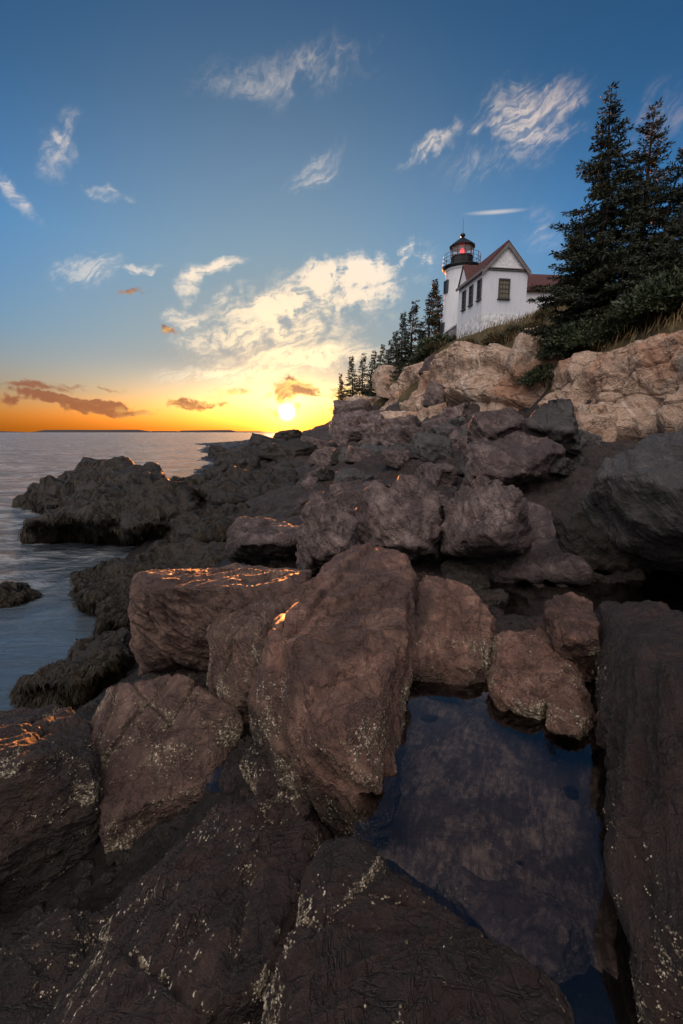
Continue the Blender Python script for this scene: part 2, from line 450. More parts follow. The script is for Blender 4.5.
# ledges between foreground and cliff
gw((-1.2, 7.5, 1.35), (0, 8, 1.75), (1.4, 6.6, 1.6), (3, 8, 1.9), (5, 8, 2.4), (7, 8, 2.9), (8.5, 5, 2.9), (4, 12, 2.7), (6.5, 13, 3.0), (-3, 9, .6), (-4.6, 11, .3), (-7.0, 14, .0), (-3, 14, .9), (0, 13, 2.2), (-6, 19, .5), (-2, 20, 1.5),
   (3, 18, 3.0), (6, 20, 3.4), (-8, 28, .5), (-4, 30, 1.6), (2, 29, 3.2), (6, 30, 4.2), (-9, 42, 1.0), (-4, 45, 2.2), (2, 48, 3.5), (-10, 60, 2.1), (-5, 66, 2.7), (-12, 85, 2.2), (-5, 88, 2.9), (-16, 110, 1.6), (-8, 118, 2.6), (-20, 138, 1))
# cliff foot and crown: (foot px, py, Y, crown px, py, Y)
CL = [(860, 500, 6, 880, 300, 8), (760, 470, 11, 770, 318, 13.5), (683, 448, 15, 683, 328, 17.6), (640, 444, 16.8, 640, 338, 19.3), (600, 442, 18, 602, 349, 21), (560, 420, 21, 562, 355, 24), (530, 410, 25, 528, 350, 28),
      (490, 404, 28, 494, 345, 32), (450, 408, 33, 462, 346, 37), (415, 417, 40, 430, 366, 45), (385, 424, 52, 395, 388, 58), (350, 429, 75, 350, 414, 82), (337, 430, 96, 336, 424, 101), (328, 431, 125, 326, 428, 130)]
FOOT = np.array([P(a, b, Y=c) for a, b, c, _, _, _ in CL]); CROWN = np.array([P(a, b, Y=c) for _, _, _, a, b, c in CL])
for p_, q_ in zip(FOOT, CROWN):
    out = p_ - q_; out[2] = 0; out /= np.linalg.norm(out)
    TP.append(p_ + out * .4 + np.array([0, 0, -.35])); TP.append(p_ - out * .3 + np.array([0, 0, -.5])); TP.append(q_ - out * .5 + np.array([0, 0, -.25])); TP.append(q_ - out * 1.6 + np.array([0, 0, .25]))
# grassy slope and woods behind the crown
HC = P(481, 330, t=38); TC = P(457, 339, t=42)
TP += [HC, HC + np.array([4, .5, .55]), HC + np.array([-.7, 5, -.3]), HC + np.array([3, 8, .4]), TC, TC + np.array([-2.2, 0, -.5]), TC + np.array([0, 4, .2])]
g(600, 326, Y=25); g(640, 322, Y=24); g(683, 306, Y=24); g(700, 300, Y=20); g(560, 330, Y=31); g(540, 318, Y=36)
gw((30, 30, 16), (24, 20, 12), (20, 45, 15), (30, 60, 16), (14, 60, 12.5), (8, 85, 10), (2, 110, 8), (30, 8, 12), (40, 120, 14), (9, 72, 10.5))
TP = np.array(TP)
_d = np.linalg.norm(TP[:, None, :2] - TP[None, :, :2], axis=2)
_A = np.block([[_d - .02 * np.eye(len(TP)) * -1, np.ones((len(TP), 1))], [np.ones((1, len(TP))), np.zeros((1, 1))]])
_w = np.linalg.solve(_A, np.concatenate([TP[:, 2], [0]]))


def height(X, Y):
    X = np.atleast_1d(np.asarray(X, float)); Y = np.atleast_1d(np.asarray(Y, float))
    out = np.empty(len(X))
    for s in range(0, len(X), 40000):
        d = np.hypot(X[s:s + 40000, None] - TP[None, :, 0], Y[s:s + 40000, None] - TP[None, :, 1])
        out[s:s + 40000] = d @ _w[:-1] + _w[-1]
    return out


# bedrock sheet: fine near the viewer, coarser with distance
na, nr = 620, 900
aa = np.radians(np.linspace(-78, 78, na)); rr = .35 * np.exp(np.linspace(0, math.log(150 / .35), nr))
A_, R_ = np.meshgrid(aa, rr)
X_ = (R_ * np.sin(A_)).ravel(); Y_ = (R_ * np.cos(A_)).ravel() - .3
cx, cy = np.meshgrid(np.linspace(0, na - 1, 156), np.linspace(0, nr - 1, 226))
# heights on a coarse grid, then refined
hc = height((.35 * np.exp(cy / (nr - 1) * math.log(150 / .35)) * np.sin(np.radians(-78 + 156 * cx / (na - 1)))).ravel(),
            (.35 * np.exp(cy / (nr - 1) * math.log(150 / .35)) * np.cos(np.radians(-78 + 156 * cx / (na - 1)))).ravel() - .3).reshape(226, 156)
i_ = np.arange(na) * 155 / (na - 1); j_ = np.arange(nr) * 225 / (nr - 1)
i0 = np.clip(i_.astype(int), 0, 154); j0 = np.clip(j_.astype(int), 0, 224); fi = i_ - i0; fj = (j_ - j0)[:, None]
t0 = hc[j0][:, i0] * (1 - fi) + hc[j0][:, i0 + 1] * fi; t1 = hc[j0 + 1][:, i0] * (1 - fi) + hc[j0 + 1][:, i0 + 1] * fi
Z_ = (t0 * (1 - fj) + t1 * fj).ravel()
V = np.stack([X_, Y_, Z_], 1)
q = np.arange(na * nr).reshape(nr, na)
FQ = np.stack([q[:-1, :-1], q[:-1, 1:], q[1:, 1:], q[1:, :-1]], -1).reshape(-1, 4)
FQ = FQ[:, ::-1]
nrm = vnormals(V, FQ)
dist = np.hypot(X_, Y_)
land = np.clip((Z_ + 1.2) / 1.2, .15, 1)
soil = np.clip((Z_ - (4.2 + .04 * np.clip(dist - 20, 0, 80))) / 2.0, 0, 1) * (dist > 14)       # earth and turf above the cliff
amp = land * (1 - .85 * soil)
big = np.clip(dist / 9, .25, 1.6)
dsp = (.34 * big * facets(V / 1.3 + .3 * fbm(V / 2.5, 2)[:, None], 1.0) + .13 * np.clip(big, .5, 1.6) * facets(V / .5 + 4.1, .9) + .06 * strata(V, .45) + .05 * fbm(V / .5, 5) - .05) * amp
near_pool = np.exp(-(((X_ - .85) / .75) ** 2 + ((Y_ - 2.0) / .9) ** 2))
dsp *= 1 - .85 * near_pool
V = V + nrm * dsp[:, None]
ground = mesh_np('ground', V, FQ, M['bed'])
ground.data.materials.append(M['poolbed']); ground.data.materials.append(M['turf'])
mi_ = np.where((near_pool[FQ[:, 0]] > .25) & (V[FQ[:, 0], 1] > 1.55 + .12 * perlin(V[FQ[:, 0]] * 4)), 1, np.where(soil[FQ[:, 0]] > .35, 2, 0)).astype(np.int32)  # near pool floor keeps dark bedrock colour to stand for light lost in depth
ground.data.polygons.foreach_set('material_index', mi_)
tag(ground, kind='structure')
GV = V.reshape(nr, na, 3)


def ground_z(x, y):
    """height of the finished ground sheet below a point"""
    a = (math.degrees(math.atan2(x, y + .3)) + 78) / 156 * (na - 1); r = math.log(max(math.hypot(x, y + .3), .36) / .35) / math.log(150 / .35) * (nr - 1)
    return float(GV[min(max(int(round(r)), 0), nr - 1), min(max(int(round(a)), 0), na - 1), 2])


# ------------------------------------------------------------------ cliff face: a jointed granite sheet hung from crown to foot
def catmull(Pn, n):
    Pn = np.vstack([2 * Pn[0] - Pn[1], Pn, 2 * Pn[-1] - Pn[-2]]); m = len(Pn) - 3
    seg = np.linalg.norm(np.diff(Pn[1:-1], axis=0), axis=1) / (np.linalg.norm(Pn[1:-2, :2], axis=1) + 4)   # even in view angle
    cum = np.concatenate([[0], np.cumsum(seg)]); s = np.linspace(0, cum[-1] - 1e-6, n)
    k = np.clip(np.searchsorted(cum, s, 'right') - 1, 0, m - 1); u = ((s - cum[k]) / seg[k])[:, None]
    a, b, c, d = Pn[k], Pn[k + 1], Pn[k + 2], Pn[k + 3]
    return .5 * (2 * b + (c - a) * u + (2 * a - 5 * b + 4 * c - d) * u ** 2 + (3 * b - a - 3 * c + d) * u ** 3), k + u[:, 0]
ns, nv = 1100, 260
foot, par = catmull(FOOT, ns)
ki = np.clip(par.astype(int), 0, len(CROWN) - 2); fu = (par - ki)[:, None]
crown = CROWN[ki] * (1 - fu) + CROWN[ki + 1] * fu
tg = np.gradient(.5 * (foot + crown), axis=0)[:, :2]
for _ in range(60): tg = .25 * np.roll(tg, 1, 0) + .5 * tg + .25 * np.roll(tg, -1, 0) if _ else tg
tg[:60] = tg[60]; tg[-60:] = tg[-60]
out = np.stack([-tg[:, 1], tg[:, 0], 0 * tg[:, 0]], 1); out /= np.linalg.norm(out, axis=1)[:, None]
if (out[:, :2] * -foot[:, :2]).sum() < 0: out = -out
prof = [(-.16, (2.6, .25)), (0.0, (.0, .0)), (.10, (-.06, -.03)), (.55, (.20, 0)), (.9, (.1, 0)), (1.0, (.0, 0)), (1.12, (0, -.8))]
tv = np.linspace(-.14, 1.12, nv)
CV = np.empty((nv, ns, 3))
hgt = crown[:, 2] - foot[:, 2]
for k, t in enumerate(tv):
    if t < 0: CV[k] = crown - out * (-t / .14) * 1.8 + np.array([0, 0, -.35 * -t / .14])
    elif t > 1: CV[k] = foot + out * ((t - 1) / .12 * .5) + np.array([0, 0, -1.2 * (t - 1) / .12])
    else:
        bulge = (math.sin(math.pi * t) * .16 + .10 * math.sin(2 * math.pi * t * 1.5))
        CV[k] = crown * (1 - t) + foot * t + out * (bulge * hgt)[:, None]
CV = CV.reshape(-1, 3)
q = np.arange(ns * nv).reshape(nv, ns)
FQ = np.stack([q[:-1, :-1], q[1:, :-1], q[1:, 1:], q[:-1, 1:]], -1).reshape(-1, 4)
nrm = vnormals(CV, FQ)
tt = np.repeat(tv, ns)
env = np.clip((tt + .14) / .2, 0, 1) * np.clip((1.12 - tt) / .1, 0, 1)
wp = CV + .22 * np.stack([perlin(CV / 1.7 + 3), perlin(CV / 1.7 + 9), perlin(CV / 1.7 + 14)], 1)
aniso = np.array([.33, .33, .20])
far = np.clip(np.hypot(CV[:, 0], CV[:, 1]) / 26, .75, 2.0)
d = (1.15 * far * facets(wp * aniso, 1.0, .12) + .85 * facets(wp * np.array([.62, .62, .36]) + 5, 1.0, .20) + .34 * facets(wp * np.array([1.5, 1.5, 1.0]) + 2, 1.0, .22) + .10 * facets(wp * 3.6 + 8, .9) + .07 * fbm(CV / .5, 5) + .35 * fbm(CV / 4.5, 3))
nrm = np.tile(out, (nv, 1)) * .88 + np.array([0, 0, .42]); nrm /= np.linalg.norm(nrm, axis=1)[:, None]
CV = CV + nrm * (d * env * .9)[:, None]
cliff = mesh_np('cliff', CV, FQ, M['cliff']); tag(cliff, kind='structure')

# ------------------------------------------------------------------ loose and bedded rocks
_ico = {}
def ico(n):
    if n not in _ico:
        bm = bmesh.new(); bmesh.ops.create_icosphere(bm, subdivisions=n, radius=1)
        bm.verts.ensure_lookup_table()
        _ico[n] = (np.array([v.co[:] for v in bm.verts]), np.array([[v.index for v in f.verts] for f in bm.faces])); bm.free()
    return _ico[n]


ROCKS = {}
def rock(name, pts, mat, sub=6, rnd=16, fac=.07, fs=.5, bed=.03, bl=.12, rough=.05, rs=.25, warp=.03, chips=11, chip=(.76, .95), joints=5, jd=.035, label=None, cat='rock', group=None, seed=0):
    pts = np.array(pts, float)
    bm = bmesh.new()
    for p in pts: bm.verts.new(p)
    bmesh.ops.convex_hull(bm, input=bm.verts)
    c0 = pts.mean(0)
    nn, dd = [], []
    for f in bm.faces:
        n_ = np.array(f.normal[:]); p_ = np.array(f.verts[0].co[:])
        if np.linalg.norm(n_) < .5 or f.calc_area() < 1e-6: continue
        if n_ @ (p_ - c0) < 0: n_ = -n_
        if any(n_ @ m_ > .985 for m_ in nn): continue
        nn.append(n_); dd.append(n_ @ (p_ - c0))
    bm.free()
    # flat fracture faces struck off the edges and corners
    rg = np.random.default_rng(1000 + seed)
    for _ in range(chips):
        n_ = rg.normal(size=3); n_ /= np.linalg.norm(n_)
        n_[2] *= .6; n_ /= np.linalg.norm(n_)
        if n_[2] < -.4: continue
        h_ = max((p_ - c0) @ n_ for p_ in pts)
        nn.append(n_); dd.append(h_ * rg.uniform(*chip))
    nn = np.array(nn); dd = np.maximum(np.array(dd), .02)
    D, Fc = ico(sub)
    ext = (pts.max(0) - pts.min(0)) / 2; size = float(np.prod(ext) ** (1 / 3))
    D = D * ext; D = D / np.linalg.norm(D, axis=1)[:, None]
    k = np.maximum(D @ nn.T, 0) / dd
    r = 1 / k.max(1)
    r = r * ((k * r[:, None]) ** (rnd * 3)).sum(1) ** (-1 / (rnd * 3))
    V = c0 + D * r[:, None]
    n_ = vnormals(V, Fc)
    sv = seed * 7.31
    W = V + sv
    V = V + n_ * (warp * size * fbm(W / (size * .9), 3))[:, None]
    Wb = W + BED * ((W @ BED) * 2.2)[:, None]                          # stretched along the beds
    wb = .12 * size * np.stack([perlin(W / (size * .5) + 2), perlin(W / (size * .5) + 8), perlin(W / (size * .5) + 13)], 1)
    dsp = fac * size * 1.25 * facets((W + .6 * wb) / (size * fs), .9) + fac * .6 * size * facets((W + .6 * wb) / (size * fs * .34) + 3, .9)
    mod = np.clip(.5 + 1.8 * perlin(W / (size * .8) + 21), 0, 1.2)
    dsp += bed * min(size, .9) * (.45 * strata(W, bl * 2.6) + .22 * strata(W + 3.3, bl * .9)) * mod
    f1 = min(.30, size * .6)
    dsp += rough * (.8 * f1 * fbm(Wb / f1, 6, .6) + .65 * f1 * fbm(Wb / (f1 * .32) + 4, 5, .65, True))
    for q_ in range(joints):                                           # long straight joints running shoreward, and a few across
        jn = rg.normal(size=3) * np.array([.35, .35, .3]) + (np.array([.9, -.28, .1]) if q_ < 3 else np.array([.3, .85, .2])); jn /= np.linalg.norm(jn)
        x_ = (W + .35 * wb - sv - c0) @ jn - rg.uniform(-.6, .6) * size
        k_ = jd * min(1.6, max(.7, size / .5))
        dsp -= k_ * (np.exp(-(x_ / (k_ * .28)) ** 2) + .45 * np.clip(x_ / .02, 0, 1) * np.exp(-np.abs(x_) / .16)) * np.clip(.55 + 1.9 * perlin(W / (size * .7) + 31), 0, 1)
    V = V + n_ * dsp[:, None]
    loc = np.array([c0[0], c0[1], V[:, 2].min()])
    o = mesh_np(name, V, Fc, mat, None, True, loc)
    tag(o, label, cat, group, 'thing')
    ROCKS[o.name] = (V, Fc)
    return o


def slab(top, bot):
    """corner points: crown as (x, y, height) or, from 5 up, (x, y, distance); foot as (x, y, height) kept beneath the crown"""
    T = [P(a, b, z=c) if c < 5 else P(a, b, Y=c) for a, b, c in top]
    y1 = max(p[1] for p in T) + .15; B = []
    for a, b, c in bot:
        d = ray(a, b); t = (c - CAMZ) / d[2] if d[2] < -.01 else 1e9
        Yb = min(t * d[1], y1); p = P(a, b, Y=Yb); B.append(np.array([p[0], p[1], c]))
    return T + B

# ---- foreground ledges
rock('rock_slab', slab([(252, 648, 1.98), (300, 592, 2.02), (338, 552, 2.08), (392, 545, 2.10), (416, 572, 2.02), (395, 640, 1.92), (386, 690, 1.86), (345, 738, 1.80), (318, 738, 1.80), (270, 690, 1.86), (404, 692, 1.5), (392, 760, 1.5), (382, 836, 1.5), (338, 846, 1.42)],
     [(246, 742, 1.2), (330, 850, 1.1), (382, 850, 1.1), (400, 700, 1.1), (300, 640, .9), (420, 600, 1.1)]), M['fore'], 7, 22, .06, .5, .12, .085, .06, seed=1,
     label='large flat topped rock slab with barnacled sides along the left edge of the tide pool')
rock('rock_block', slab([(132, 594, 1.79), (150, 577, 1.70), (235, 565, 1.76), (312, 569, 1.82), (300, 587, 1.93), (215, 594, 1.87), (205, 603, 1.82)],
     [(130, 680, .75), (140, 672, .95), (205, 668, 1.05), (225, 660, 1.1), (300, 640, 1.0), (250, 600, .8)]), M['fore2'], 7, 20, .06, .5, .12, .085, .06, seed=2,
     label='squarish rock block with a sunlit top edge above the small sea inlet')
rock('rock_slab', slab([(298, 588, 1.90), (330, 585, 1.9), (252, 655, 1.70), (208, 628, 1.68), (232, 600, 1.78)], [(262, 712, 1.15), (232, 728, 1.1), (205, 680, 1.1), (300, 660, 1.0)]), M['fore2'], 7, 18, .07, .5, .12, .085, .06, seed=3,
     label='tilted rock slab wedged between the squarish block and the flat topped slab')
rock('rock_slab', slab([(112, 690, 1.32), (160, 676, 1.38), (206, 672, 1.38), (243, 715, 1.26), (228, 762, 1.16), (118, 822, 1.05), (82, 752, 1.2)], [(104, 890, .75), (140, 885, .7), (250, 770, .7), (80, 760, .5), (150, 660, .4)]),
     M['fore2'], 7, 18, .06, .5, .12, .085, .06, seed=4, label='broad smooth rock slab sloping down beneath the squarish block, a crack at its left edge')
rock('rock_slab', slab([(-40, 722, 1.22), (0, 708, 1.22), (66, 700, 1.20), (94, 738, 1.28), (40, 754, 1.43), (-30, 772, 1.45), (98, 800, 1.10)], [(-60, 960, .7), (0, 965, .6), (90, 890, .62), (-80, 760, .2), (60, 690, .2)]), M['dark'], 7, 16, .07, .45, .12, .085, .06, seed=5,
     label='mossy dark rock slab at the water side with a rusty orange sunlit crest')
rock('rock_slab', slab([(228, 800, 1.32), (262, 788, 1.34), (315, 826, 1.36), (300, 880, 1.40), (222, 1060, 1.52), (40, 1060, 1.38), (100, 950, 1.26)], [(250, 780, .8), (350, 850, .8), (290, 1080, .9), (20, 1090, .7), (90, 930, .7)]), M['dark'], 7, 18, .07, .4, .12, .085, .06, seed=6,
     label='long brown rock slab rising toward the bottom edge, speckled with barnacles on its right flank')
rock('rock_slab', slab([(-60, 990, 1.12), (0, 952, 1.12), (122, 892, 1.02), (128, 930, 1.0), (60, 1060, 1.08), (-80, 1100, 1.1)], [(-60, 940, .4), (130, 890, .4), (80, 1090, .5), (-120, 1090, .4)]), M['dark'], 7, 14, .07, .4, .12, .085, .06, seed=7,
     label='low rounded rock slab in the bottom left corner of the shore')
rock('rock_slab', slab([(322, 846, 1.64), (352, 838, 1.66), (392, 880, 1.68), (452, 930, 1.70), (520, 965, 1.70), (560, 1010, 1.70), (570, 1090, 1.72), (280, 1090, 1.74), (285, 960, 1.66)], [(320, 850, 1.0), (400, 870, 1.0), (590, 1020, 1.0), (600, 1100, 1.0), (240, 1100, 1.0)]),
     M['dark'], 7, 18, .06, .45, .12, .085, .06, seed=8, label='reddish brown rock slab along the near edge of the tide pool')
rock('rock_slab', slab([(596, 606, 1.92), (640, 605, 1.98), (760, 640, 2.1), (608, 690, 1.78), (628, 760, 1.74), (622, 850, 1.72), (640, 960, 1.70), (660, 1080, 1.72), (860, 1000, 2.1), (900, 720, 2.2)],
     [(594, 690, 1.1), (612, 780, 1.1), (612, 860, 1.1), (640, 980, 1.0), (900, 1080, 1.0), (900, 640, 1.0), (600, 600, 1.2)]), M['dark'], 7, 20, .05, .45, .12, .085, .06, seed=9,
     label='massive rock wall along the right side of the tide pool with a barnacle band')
rock('rock_slab', slab([(425, 572, 1.98), (462, 572, 1.98), (492, 618, 1.84), (490, 668, 1.66), (400, 668, 1.64), (408, 620, 1.8)], [(392, 702, 1.4), (500, 706, 1.4), (400, 600, 1.2), (500, 610, 1.2)]), M['fore'], 7, 16, .08, .45, .12, .085, .06, seed=10,
     label='pale brown rock slab sloping into the far left of the tide pool')
rock('rock_slab', slab([(497, 632, 1.82), (552, 626, 1.84), (560, 672, 1.72), (548, 716, 1.62), (492, 698, 1.62)], [(486, 712, 1.4), (556, 738, 1.38), (480, 640, 1.2), (570, 640, 1.2)]), M['fore'], 7, 16, .08, .45, .12, .085, .06, seed=11,
     label='cracked rock slab at the middle of the far pool edge')
rock('rock_block', slab([(545, 652, 1.74), (575, 662, 1.74), (592, 712, 1.66), (590, 742, 1.60), (545, 728, 1.60)], [(540, 740, 1.35), (598, 758, 1.35), (545, 650, 1.2), (600, 680, 1.2)]), M['fore'], 7, 14, .10, .4, .12, .085, .06, seed=12,
     label='small broken rock block jutting into the far right corner of the tide pool')
rock('boulder', slab([(547, 598, 2.03), (572, 590, 2.06), (596, 600, 2.03), (600, 640, 1.9), (560, 640, 1.9)], [(555, 690, 1.45), (604, 690, 1.45), (545, 610, 1.4), (610, 610, 1.4)]), M['fore'], 7, 14, .09, .45, .12, .085, .06, seed=13,
     label='upright boulder standing between the cracked slab and the right rock wall')
rock('rock_slab', slab([(430, 872, 1.50), (470, 865, 1.50), (560, 890, 1.49), (585, 940, 1.5), (540, 990, 1.5)], [(420, 880, 1.1), (560, 870, 1.1), (600, 960, 1.1), (500, 1010, 1.1)]), M['poolbed'], 6, 12, .08, .4, .05, .08, .03, seed=14,
     label='sunken rock slab with white specks under the near pool water')
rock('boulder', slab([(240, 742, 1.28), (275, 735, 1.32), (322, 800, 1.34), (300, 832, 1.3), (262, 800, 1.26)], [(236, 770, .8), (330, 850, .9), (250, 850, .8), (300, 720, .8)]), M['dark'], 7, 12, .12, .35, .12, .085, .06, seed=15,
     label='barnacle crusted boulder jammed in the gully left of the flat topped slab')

# ---- ledges in the middle distance
rock('rock_slab', slab([(470, 505, 2.02), (520, 498, 2.05), (555, 520, 1.95), (582, 575, 1.55), (520, 578, 1.5), (450, 570, 1.5)], [(445, 580, 1.1), (590, 585, 1.1), (470, 490, 1.2), (570, 500, 1.2)]), M['mauve'], 6, 14, .10, .4, .22, .14, .07, seed=21,
     label='mauve grey wedge of rock pointing down to the dark wet channel')
rock('rock_slab', slab([(468, 442, 8.7), (500, 431, 9.4), (556, 438, 9.2), (562, 452, 8.4), (530, 470, 7.8), (474, 470, 7.8)], [(466, 500, 2.0), (540, 492, 2.0), (470, 436, 2), (570, 440, 2)]), M['mauve'], 6, 16, .09, .4, .22, .14, .07, seed=22,
     label='pale mauve slab lying flat on the ledges below the cliff')
rock('rock_slab', slab([(470, 470, 2.72), (520, 486, 2.6), (505, 540, 2.1), (455, 548, 1.9), (440, 500, 2.3)], [(440, 560, 1.4), (520, 560, 1.4), (430, 480, 1.4), (540, 480, 1.4)]), M['mauve'], 6, 14, .12, .4, .22, .14, .07, seed=23,
     label='rusty grey block leaning under the pale mauve slab')
rock('rock_slab', slab([(588, 470, 2.75), (640, 436, 3.15), (700, 425, 3.3), (780, 445, 3.08), (760, 520, 2.5), (640, 515, 2.3)], [(570, 552, 1.5), (700, 575, 1.5), (820, 540, 1.5), (600, 440, 1.6), (800, 430, 1.6)]), M['grey'], 7, 18, .07, .4, .09, .14, .04, seed=24,
     label='long dark slate slab below the cliff at the far right')
rock('rock_slab', slab([(552, 520, 2.1), (600, 500, 2.3), (640, 520, 2.1), (650, 560, 1.7), (590, 570, 1.5)], [(560, 590, 1.0), (660, 590, 1.0), (540, 510, 1.2), (660, 500, 1.2)]), M['weed'], 6, 14, .14, .35, .06, .2, .05, seed=25,
     label='black wet rock mass under the long slate slab')
rock('boulder', slab([(512, 425, 9.3), (548, 398, 9.8), (572, 402, 9.8), (574, 432, 9.2)], [(508, 446, 2.6), (585, 448, 2.6), (530, 400, 2.7), (590, 405, 2.7)]), M['grey'], 6, 12, .10, .45, .22, .14, .07, seed=26,
     label='large rounded dark grey boulder resting at the cliff foot')
rock('boulder', slab([(470, 412, 9.5), (510, 405, 9.8), (525, 420, 9.3), (490, 436, 9.0)], [(465, 440, 2.6), (530, 444, 2.6), (480, 405, 2.7), (530, 410, 2.7)]), M['mauve'], 6, 12, .11, .45, .22, .14, .07, seed=27,
     label='grey angular boulder left of the rounded dark boulder')
rock('boulder', [P(580, 406, Y=12.4) + np.array(o_) for o_ in ((0, 0, 0), (.75, 0, .05), (.8, .7, 0), (0, .7, 0), (-.05, -.15, -.75), (.85, -.15, -.75), (.8, .8, -.8), (0, .8, -.8))], M['cliff'], 5, 9, .09, .5, .02, .3, .04, seed=28,
     label='tan boulder perched on top of a stack at the cliff foot')
rock('boulder', [P(579, 427, Y=12.0) + np.array(o_) for o_ in ((.1, 0, .35), (.95, 0, .35), (.9, .7, .35), (.1, .7, .3), (.1, -.2, -.9), (1.0, -.2, -.9), (.9, .8, -1.0), (.0, .8, -1.0))], M['cliff'], 5, 9, .09, .5, .02, .3, .04, seed=29,
     label='upright tan boulder supporting the perched one')
rock('boulder', [P(511, 366, Y=26.3) + np.array(o_) for o_ in ((.0, 0, .3), (.5, 0, 1.9), (1.7, 0, 2.2), (1.9, 0, .2), (.2, 1.5, .3), (.6, 1.5, 1.9), (1.6, 1.5, 2.1), (1.9, 1.5, .2), (-.1, -.4, -.8), (2, -.4, -.8))], M['cliff'], 5, 12, .08, .6, .02, .4, .03, seed=31,
     label='blocky tan rock knob standing up at the cliff crown below the house')
rock('rock_block', slab([(302, 500, 2.45), (332, 488, 2.55), (352, 500, 2.4), (352, 548, 2.0), (312, 560, 1.85)], [(300, 566, 1.3), (362, 572, 1.3), (295, 490, 1.3), (362, 490, 1.3)]), M['mauve'], 6, 12, .13, .35, .22, .14, .07, seed=32,
     label='pale craggy rock block behind the flat topped slab')
rock('rock_block', slab([(228, 520, 1.9), (252, 516, 1.95), (300, 522, 1.95), (305, 540, 1.85), (240, 548, 1.72)], [(225, 560, 1.2), (310, 566, 1.2), (225, 510, 1.2), (310, 510, 1.2)]), M['mauve'], 6, 12, .13, .35, .22, .14, .07, seed=33,
     label='low craggy rock behind the squarish block, toward the sun')
rock('rock_slab', slab([(355, 490, 2.5), (420, 470, 2.7), (440, 500, 2.35), (430, 545, 1.9), (370, 548, 1.85)], [(350, 570, 1.2), (445, 570, 1.2), (345, 480, 1.3), (450, 480, 1.3)]), M['mauve'], 6, 12, .14, .35, .22, .14, .07, seed=34,
     label='broken dark rock shelf right behind the flat topped slab')

# ---- weed hung rocks at the sea
wr = [('long weed covered rock ridge reaching farthest into the sea', [(28, 492, .75), (85, 468, 1.7), (122, 459, 2.0), (150, 482, 1.6), (60, 500, .9)], [(20, 500, -.3), (150, 510, -.2), (110, 462, -.3), (160, 470, -.3)]),
      ('weed covered rock hump in front of the long ridge', [(28, 520, .9), (90, 492, 1.45), (150, 480, 1.75), (165, 508, 1.3), (120, 520, 1.0)], [(25, 540, -.3), (140, 545, -.2), (30, 505, -.3), (180, 500, -.2)]),
      ('peaked weed covered rock beside the hump', [(128, 478, 1.9), (150, 466, 2.1), (164, 478, 1.9), (200, 510, 1.3), (140, 525, 1.1)], [(130, 545, .0), (215, 540, .2), (130, 470, .0), (200, 480, .0)]),
      ('small weed covered rock with a flat top at the water beyond', [(155, 488, 1.35), (170, 476, 1.6), (205, 476, 1.6), (212, 490, 1.35)], [(150, 496, .0), (216, 498, .0), (160, 474, .0), (212, 474, .0)]),
      ('broad low weed covered rock above the inlet', [(110, 562, .7), (160, 544, .95), (235, 540, 1.1), (240, 562, .9), (160, 588, .6)], [(100, 585, -.1), (190, 610, .1), (110, 545, -.1), (260, 540, .2)]),
      ('weed covered rock tongue ending in the inlet water', [(68, 580, .35), (110, 560, .7), (165, 575, .7), (120, 600, .4), (72, 604, .2)], [(58, 612, -.3), (150, 625, -.2), (70, 570, -.3), (180, 570, -.2)]),
      ('low dark weed covered rock at the left edge of the inlet', [(-60, 598, .22), (0, 588, .3), (34, 582, .25), (20, 602, .1)], [(-80, 620, -.3), (30, 610, -.3), (-60, 580, -.3), (45, 580, -.3)]),
      ('narrow weed covered rock sloping down beside the squarish block', [(100, 602, .7), (150, 584, 1.0), (225, 570, 1.2), (150, 608, .8), (105, 622, .5)], [(95, 632, -.2), (160, 620, .2), (100, 590, -.2), (240, 570, .3)]),
      ('weed covered rock halfway along the dark shore', [(170, 520, 1.1), (215, 506, 1.3), (262, 510, 1.35), (255, 530, 1.2), (190, 542, 1.0)], [(165, 550, .3), (270, 548, .5), (170, 500, .2), (275, 495, .5)]),
      ('weed covered rock under the setting sun', [(205, 484, 1.35), (240, 470, 1.7), (290, 468, 1.85), (295, 494, 1.6), (215, 504, 1.15)], [(200, 508, .4), (300, 508, .6), (205, 470, .3), (305, 465, .6)]),
      ('dark shoreline rock farther out near the horizon', [(212, 464, .8), (235, 452, 1.7), (262, 446, 2.1), (280, 455, 1.9)], [(205, 469, -.3), (285, 470, .2), (230, 450, -.2), (290, 448, .2)]),
      ('weed slick rock along the inlet below the mossy slab', [(20, 690, .45), (70, 655, .65), (125, 622, .9), (130, 650, .85), (70, 690, .7)], [(0, 708, .0), (60, 640, -.2), (140, 620, .0), (120, 690, .2), (20, 670, -.2)])]
for i, (lb, tp, bt) in enumerate(wr):
    rock('seaweed_rock', slab(tp, bt), M['weed'], 6, 9, .22, .4, .08, .25, .09, rs=.35, label=lb, cat='rock', group='rocks hung with seaweed along the water', seed=40 + i)

